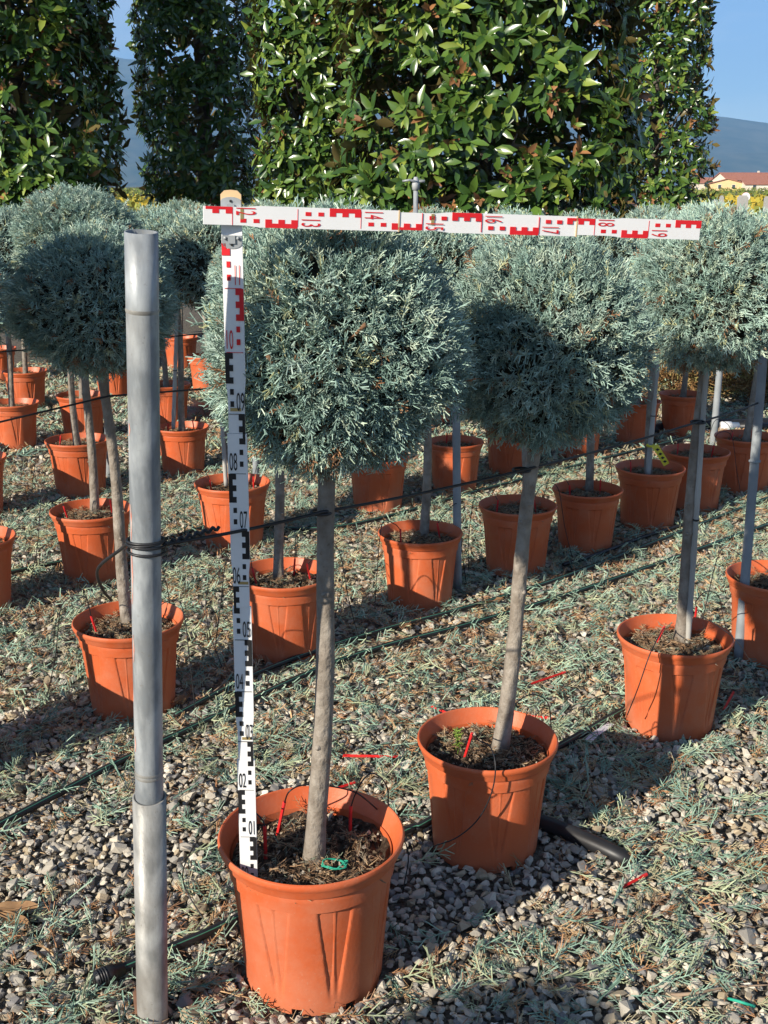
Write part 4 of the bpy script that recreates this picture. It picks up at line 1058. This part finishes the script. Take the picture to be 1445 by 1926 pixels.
MB().tube([(.045, .01, 0), (.30, .03, -.003)], .026, 14).build('pipe_stub', M['black'], t, True)

# red drip stakes with thin feeder tubes
STK = []
def stake(label, foot, lean, tube_pts, h_=.055):
    t = empty('drip_stake', foot); tag(t, label, 'drip stake', 'red drip stakes in the pots')
    d = Vector(lean).normalized() if Vector(lean).length else Vector((0, 0, 1)); n = 6
    a = d.cross(Vector((0, 1, .2))).normalized(); c_ = d.cross(a)
    b = MB()
    for wv, th in ((a, c_), (c_, a)):          # cross shaped blade
        V = [wv * s * .0032 + th * q * .0009 + d * z for z, in ((-.02,), (h_,)) for s in (-1, 1) for q in (-1, 1)]
        b.add(V, [(0, 1, 3, 2), (4, 6, 7, 5), (0, 4, 5, 1), (2, 3, 7, 6), (0, 2, 6, 4), (1, 5, 7, 3)])
    b.tube([d * (h_ - .002), d * (h_ + .012)], .0034, 8)
    b.build('spike', M['red'], t)
    if tube_pts:
        P = [d * (h_ + .008)] + [Vector(p) - Vector(foot) for p in tube_pts]
        MB().tube(smooth_path(P, 6), .0016, 5).build('feeder_tube', M['black'], t, True)
def auto_stakes(key, desc, spec):
    bx, by, ps, cc = TREES[key]; zr = .31 * ps
    names = ['left', 'right', 'rear', 'front']
    for i, ang in enumerate(spec):
        a = R(ang); u = Vector((math.cos(a), math.sin(a), 0)); r0 = .10 * ps; rr = .18 * ps
        foot = Vector((bx, by, SOILZ * ps)) + u * r0
        c = Vector((bx, by, 0)); rj = random.Random(key + str(ang))
        w = Vector((-u.y, u.x, 0)) * rj.uniform(-.08, .08)
        P = [c + u * (r0 + .03) + Vector((0, 0, zr + rj.uniform(.05, .09))), c + u * (rr + .02) + w * .3 + Vector((0, 0, zr + rj.uniform(.05, .08))),
             c + u * (rr + .05) + w * .7 + Vector((0, 0, zr * .6)), c + u * (rr + rj.uniform(.05, .09)) + w + Vector((0, 0, .02))]
        q = names[int(((ang + 45) % 360) // 90)] if False else ('right' if math.cos(a) > .55 else 'left' if math.cos(a) < -.55 else 'rear' if math.sin(a) > 0 else 'front')
        stake('red drip stake at the %s of %s' % (q, desc), foot, (rj.uniform(-.25, .25), rj.uniform(-.2, .1), 1), P)
s1 = Vector((0, 0, 0))
zr = .31
a1 = TREES['A1']; A1c = Vector((a1[0], a1[1], 0))
stake('red drip stake nearest the staff in the front pot', at_z(500, 1612, .265), (.0, 0, 1), [at_z(492, 1540, .345), at_z(455, 1515, .36), at_z(405, 1545, .33), at_z(360, 1600, .2), at_z(345, 1660, .08), at_z(390, 1740, .02)])
stake('red drip stake left behind the front trunk', at_z(523, 1565, .265), (.22, .1, 1), [at_z(545, 1488, .37), at_z(575, 1476, .37), at_z(640, 1482, .36), at_z(690, 1505, .33), at_z(765, 1590, .15), at_z(758, 1680, .02)])
stake('red drip stake right of the front trunk', at_z(659, 1572, .265), (.02, 0, 1), [at_z(668, 1495, .36), at_z(685, 1465, .40), at_z(705, 1455, .40), at_z(728, 1480, .36), at_z(732, 1530, .2), at_z(745, 1560, .03)])
a2 = TREES['A2']
stake('red drip stake right behind the second front trunk', at_z(958, 1388, .24), (.10, 0, 1), [at_z(972, 1322, .32), at_z(1000, 1306, .33), at_z(1028, 1318, .30), at_z(1036, 1350, .2), at_z(1034, 1385, .04)])
stake('red drip stake at the left front of the second pot', at_z(874, 1425, .24), (.25, -.05, 1), [at_y(900, 1392, 2.30), at_y(922, 1405, 2.262), at_y(932, 1440, 2.228), at_y(925, 1490, 2.225), at_y(900, 1540, 2.232), at_y(860, 1575, 2.252), at_y(815, 1592, 2.285)])
a3 = TREES['A3']
stake('red drip stake at the left front of the third pot', at_z(1232, 1215, .24), (.35, -.1, 1), [at_y(1240, 1196, 2.925), at_y(1222, 1232, 2.865), at_y(1200, 1295, 2.86), at_y(1180, 1345, 2.89)])
stake('red drip stake right beside the pale cane in the third pot', at_z(1306, 1180, .24), (.03, 0, 1), [at_z(1310, 1130, .33), at_z(1330, 1112, .34), at_z(1352, 1122, .3), at_z(1360, 1160, .15), at_z(1368, 1190, .03)])
auto_stakes('B1', 'the pot behind the pole', [200, -15, 60])
auto_stakes('B2', 'the pot behind the staff', [190, 75, 20])
auto_stakes('B3', 'the sunlit pot in the middle', [215, 30])
auto_stakes('B4', 'the pot behind the second front trunk', [190, 25])
auto_stakes('B5', 'the fifth pot of the second row', [200, 40])
auto_stakes('B6', 'the pot with the taped cane', [180])
auto_stakes('B7', 'the pot right of the taped cane', [20, 150])
auto_stakes('B8', 'the last pot of the second row', [190])
auto_stakes('C1', 'the third row pot left of the pole', [195, 40])
auto_stakes('C2', 'the third row pot behind the staff', [200, 10])
auto_stakes('D1', 'the fourth row pot above left of the pole', [190])
auto_stakes('D2', 'the pot of the twin stemmed conifer', [215, 45])
auto_stakes('C4', 'the pot behind the thin grey post', [120])
auto_stakes('A4', 'the pot at the right edge', [170])

# loose red stakes on the ground
def loose_stake(label, x0, y0, x1, y1, z=.03):
    a, b_ = at_z(x0, y0, z), at_z(x1, y1, z); o = empty('loose_drip_stake', a); tag(o, label, 'drip stake', 'loose red stakes on the gravel')
    d = b_ - a; u = d.normalized(); s_ = u.cross(Vector((0, 0, 1))).normalized()
    b = MB()
    for wv, th in ((s_, Vector((0, 0, 1))), (Vector((0, 0, 1)), s_)):
        V = [wv * s * .0036 + th * q * .001 + (d if e else s1) for e in (0, 1) for s in (-1, 1) for q in (-1, 1)]
        b.add(V, [(0, 1, 3, 2), (4, 6, 7, 5), (0, 4, 5, 1), (2, 3, 7, 6), (0, 2, 6, 4), (1, 5, 7, 3)])
    b.build('spike', M['red'], o)
    MB().tube([d * .98, d + u * .012], .004, 8).build('socket', M['red'], o)
    return o
loose_stake('loose red stake on gravel between front trunk and second pot', 645, 1421, 740, 1423)
loose_stake('loose red stake on clippings right of the second trunk', 1000, 1286, 1058, 1266)
loose_stake('loose red stake just behind the rim of the second pot', 972, 1344, 1030, 1350)
loose_stake('loose red stake behind the left rim of the second pot', 812, 1328, 838, 1340)
loose_stake('loose dark red stake in the gravel at lower right', 1172, 1668, 1210, 1648)
loose_stake('loose red stake behind the rim of the front pot', 630, 1484, 660, 1474)
loose_stake('loose red stake in the shade right of the third pot', 1362, 1334, 1378, 1305)
# thin loose tubes
def loose_tube(label, P, r=.0016):
    P = smooth_path([at_z(*p) for p in P]); o = MB().tube([p - P[0] for p in P], r, 5).build('feeder_tube', M['black'], None, True, P[0]); tag(o, label, 'tube', 'loose feeder tubes')
loose_tube('thin black tube lying from the loose red stake to the left', [(760, 1288, .02), (820, 1282, .03), (900, 1296, .02), (960, 1293, .03), (1002, 1286, .03)])
loose_tube('thin black tube arching beside the white tag', [(1098, 1352, .02), (1100, 1330, .08), (1125, 1310, .10), (1160, 1306, .07), (1180, 1312, .02)])
loose_tube('thin black tube arching out of clippings left of the front trunk', [(618, 1200, .02), (640, 1120, .12), (645, 1060, .22), (628, 1020, .28), (612, 1015, .26)])
loose_tube('thin black tube looped in the shade left of the pole', [(100, 1215, .02), (108, 1160, .14), (128, 1140, .2), (150, 1145, .24)])
loose_tube('thin black tube rising between pole and staff', [(420, 1260, .02), (392, 1180, .12), (390, 1110, .22), (425, 1060, .28), (445, 1048, .30)])

# sprinkler in the rows
sp = at_y(782, 395, 6.6); t = empty('sprinkler', (sp.x, 6.6, 0)); tag(t, 'metal sprinkler on a riser standing among the far balls', 'sprinkler')
ztop = at_y(782, 345, 6.6).z
MB().tube([(0, 0, 0), (0, 0, ztop - .03)], .014, 10).build('riser', M['steel'], t, True)
b = MB(); b.tube([(0, 0, ztop - .035), (0, 0, ztop), (0, 0, ztop + .035)], [.02, .022, .010], 12); b.build('head', M['grey_plastic'], t, True)
b = MB(); b.tube([(.01, -.01, ztop + .005), (-.035, -.02, ztop + .018), (-.075, -.02, ztop + .012)], [.009, .007, .006], 8); b.build('nozzle_arm', M['steel'], t, True)
b = MB(); b.tube([(0, 0, ztop + .01), (.05, 0, ztop + .012)], [.006, .009], 8); b.build('swing_arm', M['steel'], t, True)

# ------------------------------------------------------------------ small things on the ground
def leafthing(label, x, y, L, wd, rz, z=.03, curl=.3, m='dryleaf', group='dry leaves on the gravel'):
    c = at_z(x, y, z); t = empty('dry_leaf', c, rz); tag(t, label, 'leaf', group)
    n = 10; V = []; th = .0012
    for i in range(n + 1):
        f = i / n; w_ = wd * math.sin(math.pi * min(1, f * .92 + .04)) ** .8
        for s in (-1, -.5, 0, .5, 1):
            V.append(((f - .5) * L, s * w_, .4 * curl * L * (f - .5) ** 2 + abs(s) * w_ * .45 * (1 + .4 * math.sin(f * 9))))
    V += [(a, b_, c_ - th) for a, b_, c_ in V]; o = (n + 1) * 5
    F = [(i * 5 + j, i * 5 + j + 1, i * 5 + j + 6, i * 5 + j + 5) for i in range(n) for j in range(4)]
    F += [tuple(o + q for q in reversed(f)) for f in F]
    b = MB(); b.add(V, F); b.build('blade', M[m], t, True)
    MB().tube([(-L / 2 - .015, 0, .012), (0, 0, .002), (L / 2, 0, .012)], .0011, 5).build('midrib', M['dryleaf'], t)
leafthing('curled brown magnolia leaf on gravel at the left edge', 28, 1712, .10, .022, .1)
leafthing('second curled brown leaf just below the left edge leaf', 22, 1732, .09, .018, -.4)
leafthing('brown dry leaf on clippings left of the second trunk', 930, 1131, .085, .018, .5)
leafthing('orange brown dry leaf at the right picture edge', 1437, 1640, .085, .020, -.5)
leafthing('small pale dry leaf beside the pot of the left row', 340, 1316, .05, .016, 1.2)
leafthing('small curled dry leaf in front of the middle hose', 765, 1178, .05, .014, .9)
b = MB(); c = at_z(262, 1900, .03)
hv, hf = HULL_N[3]; b.add([(v[0] * .012, v[1] * .014, v[2] * .06) for v in hv], [tuple(f) for f in hf]); o = b.build('rusty_peg', M['rust'], None, False, c); tag(o, 'rusty brown peg stuck in the gravel against the pole', 'peg')
# white tag
c = at_z(1130, 1377, .028); t = empty('plant_tag', c); tag(t, 'white plastic plant tag lying beside the third pot hose', 'tag')
e0, e1 = at_z(1106, 1394, .026) - c, at_z(1150, 1358, .034) - c; sd = (e1 - e0).cross(Vector((0, 0, 1))).normalized() * .011
b = MB(); V = []
for i in range(7):
    f = i / 6; o_ = Vector((0, 0, .004 * math.sin(f * 5))); p = e0.lerp(e1, f) + o_; V += [p - sd, p + sd, p + sd - Vector((0, 0, .0012)), p - sd - Vector((0, 0, .0012))]
b.add(V, [(i * 4 + j, i * 4 + 4 + j, i * 4 + 4 + (j + 1) % 4, i * 4 + (j + 1) % 4) for i in range(6) for j in range(4)] + [(0, 1, 2, 3), (27, 26, 25, 24)]); b.build('strip', M['paper'], t)
# green twine in the front pot and on the gravel
c = at_z(630, 1632, .272); rr_ = random.Random(4); P = []
for i in range(26): a = i * .8; P.append(Vector((math.cos(a) * (.016 + .010 * rr_.random()), math.sin(a) * .014, .004 + .010 * rr_.random())))
o = MB().tube(smooth_path(P, 4), .0011, 5).build('green_twine', M['twine'], None, True, c); tag(o, 'tangle of green twine on the soil of the front pot', 'twine')
P = smooth_path([at_z(1370, 1878, .02), at_z(1395, 1885, .03), at_z(1420, 1893, .02)]); o = MB().tube([p - P[0] for p in P], .003, 6).build('green_twine', M['twine'], None, True, P[0]); tag(o, 'short green cord in the gravel at lower right', 'twine')
def twig(label, P, r):
    P = smooth_path([at_z(*p) for p in P]); n = len(P); o = MB().tube([p - P[0] for p in P], [r * (1 - .7 * i / n) for i in range(n)], 6).build('dry_twig', M['twig'], None, True, P[0]); tag(o, label, 'twig', 'dry twigs')
twig('long brown twig on gravel at the lower right edge', [(1262, 1872, .02), (1310, 1868, .03), (1360, 1858, .025), (1450, 1852, .03)], .0042)
twig('thin dry twig standing up in gravel at lower right', [(1300, 1840, .02), (1330, 1780, .05), (1345, 1752, .07)], .0016)
twig('thin bare twig crossing behind the staff', [(390, 1310, .02), (420, 1285, .04), (446, 1252, .06)], .0022)
twig('pale dry stalk arching over the third pot rim', [(1318, 1158, .29), (1352, 1178, .30), (1385, 1205, .27), (1408, 1238, .19), (1420, 1248, .17)], .0016)
# seedling weed in the second pot
c = at_z(861, 1410, .24); t = empty('seedling', c); tag(t, 'small bright green seedling at the left of the second pot', 'plant')
rng = np.random.default_rng(4); n = 60
P = np.stack([rng.normal(0, .003, n), rng.normal(0, .003, n), rng.uniform(0, .05, n)], 1); D = rng.normal(size=(n, 3)) + np.array([0, 0, .6])
V, F = prisms(P, P + norm(D) * .012, np.full(n, .0012), np.full(n, .0007), 3, rng)
link('needles', np_mesh('needles', V, F, M['clip'], np.tile([.20, .30, .05], (len(V), 1))), t)
MB().tube([(0, 0, -.01), (0, 0, .05)], .0015, 6).build('stem', M['clip'], t)
# blue crate and black sheet in the distance
c = at_z(1213, 712, .0); t = empty('blue_container', (c.x, c.y, 0), R(20)); tag(t, 'dark blue plastic container in the distance beside a trunk', 'container')
b = MB()
for dx, dy, sx, sy in ((-.09, 0, .008, .2), (.09, 0, .008, .2), (0, -.1, .19, .008), (0, .1, .19, .008)): b.box((dx, dy, .13), (sx, sy, .24))
b.build('side', M['blue'], t); MB().box((0, 0, .006), (.185, .2, .012)).build('bottom', M['blue'], t); MB().box((0, -.11, .245), (.2, .012, .02)).box((0, .11, .245), (.2, .012, .02)).build('rim', M['blue'], t)
c0, c1 = at_z(330, 790, .012), at_z(425, 752, .012)
b = MB(); V = []
for i in range(13):
    f = i / 12; p = c0.lerp(c1, f); wv = Vector((-.35, .5, 0)); V += [p - wv * .45 + Vector((0, 0, .012 * math.sin(i * 2.1))), p + Vector((0, 0, .02 + .015 * math.sin(i * 1.3))), p + wv * .45 + Vector((0, 0, .012 * math.sin(i * 1.7)))]
b.add([v - c0 for v in V], [(i * 3 + j, i * 3 + 3 + j, i * 3 + 4 + j, i * 3 + 1 + j) for i in range(12) for j in range(2)]); o = b.build('black_ground_sheet', M['black'], None, True, c0); tag(o, 'black plastic sheet on the ground behind the pole', 'sheet')
# dry brown shrubs at the far right
for i, (x, y, Y, hgt) in enumerate([(1268, 745, 8.3, .5), (1350, 752, 8.4, .6), (1415, 748, 8.2, .62), (1470, 750, 8.4, .55), (1310, 690, 9.0, .5)]):
    c = at_y(x, y, Y); t = empty('dry_shrub', (c.x, Y, 0)); tag(t, 'dry brown shrub beyond the pots at right, %s from the left' % ordw[i], 'shrub', 'dry shrubs at the right')
    rng = np.random.default_rng(70 + i); n = 260
    P = np.stack([rng.normal(0, .05, n), rng.normal(0, .05, n), rng.uniform(.0, .3, n)], 1); D = norm(rng.normal(size=(n, 3)) * [1, 1, .5] + [0, 0, .5])
    P0, P1, r0, r1, sid, tt = place_sprigs(P + D * rng.uniform(.05, .25, (n, 1)), D, rng.uniform(.10, .2, n), None, TEMPL_FAR, rng, .9)
    V, F = prisms(P0, P1, r0, r1, 3, rng); cc_ = np.array([(.30, .17, .07), (.38, .25, .11), (.22, .12, .05), (.30, .26, .10)])[rng.integers(0, 4, n)]
    o = link('foliage', np_mesh('foliage', V, F, M['drybush'], np.repeat(cc_[sid], 6, 0)), t); o['kind'] = 'stuff'
    b = MB()
    for q in range(6): a = q * 1.05; b.tube([(0, 0, 0), (math.cos(a) * .08, math.sin(a) * .08, .2), (math.cos(a) * .18, math.sin(a) * .16, hgt * .8)], [.008, .006, .003], 6)
    b.build('stems', M['limb'], t)

# ------------------------------------------------------------------ gravel and clippings
POTXY = np.array([(v[0], v[1], .14 * v[2]) for v in TREES.values()])
def free(P, m=.0):
    ok = np.ones(len(P), bool)
    for x, y, r_ in POTXY: ok &= (P[:, 0] - x) ** 2 + (P[:, 1] - y) ** 2 > (r_ + m) ** 2
    ok &= (P[:, 0] - pole_base.x) ** 2 + (P[:, 1] - pole_base.y) ** 2 > .028 ** 2
    return ok
def jgrid(x0, x1, y0, y1, step, rng, hwf):
    xs = np.arange(x0, x1, step); ys = np.arange(y0, y1, step); X, Y = np.meshgrid(xs, ys); X = X.ravel(); Y = Y.ravel()
    X = X + rng.uniform(-.5, .5, len(X)) * step; Y = Y + rng.uniform(-.5, .5, len(Y)) * step
    k = np.abs(X) < hwf(Y); return X[k], Y[k]
SC = np.array([(.41, .365, .295), (.48, .435, .355), (.30, .275, .235), (.54, .48, .38), (.37, .30, .20), (.22, .208, .195), (.48, .385, .26), (.62, .57, .47)])
def stone_cols(n, rng):
    return SC[rng.choice(8, n, p=[.2, .19, .15, .13, .1, .08, .09, .06])] * rng.uniform(.8, 1.15, (n, 1))
rng = np.random.default_rng(61)
hwf = lambda y: .365 * y + .45
X, Y = jgrid(-2.2, 2.2, 1.35, 3.1, .0176, rng, hwf)
n = len(X); sz = rng.uniform(.0060, .0140, n) * np.where(rng.random(n) < .07, 1.5, 1)
P = np.stack([X, Y, rng.uniform(.000, .012, n) + sz * .2], 1); k_ = free(P, .004); P, sz = P[k_], sz[k_]; n = len(P)
cols = stone_cols(n, rng)
# the 300 stones that show largest are parts of the ground
d = P[:, 1] * cT + CAMH * sT; px = CX + FPX * P[:, 0] / d; py = CY + FPX * ((CAMH - P[:, 2]) * cT - P[:, 1] * sT) / d
vis = (px > 5) & (px < 1440) & (py < 1920) & (P[:, 2] > .006)
for (x0, y0, x1, y1) in ((405, 1480, 760, 1926), (790, 1330, 1058, 1650), (240, 400, 320, 1926)): vis &= ~((px > x0) & (px < x1) & (py > y0) & (py < y1))
order = np.argsort(-(sz / d) * vis); big, rest = order[:300], order[300:]
SM = []
for q, (hv, hf) in enumerate(HULL_N):
    SM.append(np_mesh('stone', hv, hf, M['stone'], np.tile(SC[q % 8], (len(hv), 1))))
for i in big:
    o = bpy.data.objects.new('stone', SM[rng.integers(0, len(SM))]); C.objects.link(o); o.parent = GROUND
    s_ = sz[i] * 1.08; o.location = P[i] + np.array([0, 0, .003]); o.scale = (s_ * rng.uniform(.9, 1.25), s_ * rng.uniform(.7, 1), s_ * rng.uniform(.5, .75)); o.rotation_euler = (rng.normal(0, .3), rng.normal(0, .3), rng.uniform(0, 6.28))
V1, F1, C1 = stones(P[rest], sz[rest], cols[rest], HULL_N, rng)
X, Y = jgrid(-4.2, 4.2, 3.1, 6.2, .0285, rng, hwf); n = len(X); sz = rng.uniform(.009, .019, n)
P = np.stack([X, Y, rng.uniform(.0, .012, n)], 1); k_ = free(P, .004); P, sz = P[k_], sz[k_]
V2, F2, C2 = stones(P, sz, stone_cols(len(P), rng), HULL_F, rng)
X, Y = jgrid(-5, 5, 6.2, 10, .055, rng, hwf); n = len(X); sz = rng.uniform(.012, .026, n)
P = np.stack([X, Y, rng.uniform(.0, .010, n)], 1); k_ = free(P, .004); P, sz = P[k_], sz[k_]
V3, F3, C3 = stones(P, sz, stone_cols(len(P), rng), HULL_F, rng)
o = link('gravel', np_mesh('gravel', np.concatenate([V1, V2, V3]), np.concatenate([F1, F2 + len(V1), F3 + len(V1) + len(V2)]), M['stone'], np.concatenate([C1, C2, C3])))
tag(o, 'grey and beige gravel stones covering the ground between the pots', 'gravel', kind='stuff')

def off_hose(P, m):
    ok = np.ones(len(P), bool)
    for q in HOSES:
        A = np.array([(p.x, p.y) for p in q])
        for a, b in zip(A[:-1], A[1:]):
            ab = b - a; t_ = np.clip(((P[:, :2] - a) @ ab) / max(ab @ ab, 1e-9), 0, 1)
            ok &= np.linalg.norm(P[:, :2] - a - t_[:, None] * ab, axis=1) > m
    return ok
def clippings(name, label, y0, y1, dens, smin, smax, templs, seed, thr, thick, browns=.30):
    rng = np.random.default_rng(seed)
    A = 0; n0 = int((y1 - y0) * 2 * hwf((y0 + y1) / 2) * dens)
    Y = rng.uniform(y0, y1, n0); X = rng.uniform(-1, 1, n0) * hwf(y1); k = np.abs(X) < hwf(Y); X, Y = X[k], Y[k]
    f = fbm(X * 2.6 + 13, Y * 2.6 + 2) * .6 + fbm(X * 7 + 3, Y * 7 + 21) * .4 + .10 * np.clip((Y - 2.2) / 1.2, -1, 1)
    k = f + rng.normal(0, .045, len(f)) > thr; X, Y, f = X[k], Y[k], f[k]; n = len(X)
    P = np.stack([X, Y, rng.uniform(.014, .034, n)], 1); k = free(P, .012) & (off_hose(P, .030) | ((rng.random(n) < .75) & (np.hypot(P[:, 0] - FIT.x, P[:, 1] - FIT.y) > .22))); P, f = P[k], f[k]; n = len(P)
    a = rng.uniform(0, 6.28, n) * .5 + fbm(P[:, 0] * 3, P[:, 1] * 3) * 9
    D = np.stack([np.cos(a), np.sin(a), rng.normal(.10, .16, n)], 1)
    roll = np.stack([-np.sin(a), np.cos(a), rng.normal(0, .25, n)], 1)
    L = rng.uniform(smin, smax, n)
    isb = rng.random(n) < browns + .25 * (fbm(P[:, 0] * 5 + 50, P[:, 1] * 5) > .6)
    L[isb] *= .75; P[isb, 2] -= .006
    P0, P1, r0, r1, sid, tt = place_sprigs(P, D, L, roll, templs, rng, thick)
    gcol = np.array([(.185, .29, .225), (.26, .38, .285), (.345, .46, .345), (.40, .445, .28)])[rng.integers(0, 4, n)]
    bcol = np.array([(.42, .22, .11), (.52, .34, .18), (.30, .17, .10), (.48, .42, .27)])[rng.integers(0, 4, n)]
    c = np.where(isb[:, None], bcol, gcol) * rng.uniform(.8, 1.15, (n, 1))
    V, F = prisms(P0, P1, r0, r1, 3 if y0 < 2.9 else 2, rng)
    o = link(name, np_mesh(name, V, F, M['clip'], np.repeat(c[sid], 6 if y0 < 2.9 else 4, 0))); tag(o, label, 'clippings', kind='stuff')
clippings('conifer_clippings', 'fallen blue green and brown clippings on the near gravel', 1.45, 3.0, 1450, .045, .105, TEMPL_FLAT, 81, .435, .62, .42)
clippings('conifer_clippings', 'fallen clippings matted on the ground between the middle rows', 2.95, 6.2, 1800, .045, .09, TEMPL_FLAT_FAR, 82, .39, .85, .46)
clippings('conifer_clippings', 'fallen clippings on the ground between the far rows', 6.2, 10, 420, .06, .12, TEMPL_FLAT_FAR, 83, .40, 1.3, .45)

def needles():
    rng = np.random.default_rng(90); n = 26000
    Y = 1.45 + 3.4 * rng.random(n) ** 1.1; X = rng.uniform(-1, 1, n) * hwf(Y)
    f = fbm(X * 4 + 60, Y * 4 + 31); k = f + rng.normal(0, .05, n) > .47; X, Y = X[k], Y[k]; n = len(X)
    P = np.stack([X, Y, rng.uniform(.012, .026, n)], 1); k = free(P, .01); P = P[k]; n = len(P)
    a = rng.uniform(0, 6.28, n); D = np.stack([np.cos(a), np.sin(a), rng.normal(0, .2, n)], 1)
    V, F = prisms(P, P + D * rng.uniform(.008, .022, n)[:, None], rng.uniform(.0006, .0012, n), rng.uniform(.0004, .0008, n), 3, rng)
    c = np.array([(.40, .22, .11), (.50, .34, .19), (.30, .17, .10), (.55, .47, .32)])[rng.integers(0, 4, n)] * rng.uniform(.75, 1.15, (n, 1))
    o = link('dry_needles', np_mesh('dry_needles', V, F, M['clip'], np.repeat(c, 6, 0))); tag(o, 'loose brown dry needles strewn over the near gravel', 'needles', kind='stuff')
needles()

# ------------------------------------------------------------------ haze
hz = MB().box((0, 3000, 369.5), (16200, 8400, 741)).build('haze', None)
hz.data.materials.clear(); hm = bpy.data.materials.new('haze_air'); hm.use_nodes = True; hn = hm.node_tree.nodes; hn.clear()
ho = hn.new('ShaderNodeOutputMaterial'); pv = hn.new('ShaderNodeVolumePrincipled'); pv.inputs['Color'].default_value = (.32, .60, 1.0, 1); pv.inputs['Density'].default_value = 0.00016; pv.inputs['Anisotropy'].default_value = 0.0
hm.node_tree.links.new(pv.outputs['Volume'], ho.inputs['Volume']); hz.data.materials.append(hm)
tag(hz, 'thin bluish haze lying over the plain before the hills', 'haze', kind='stuff')
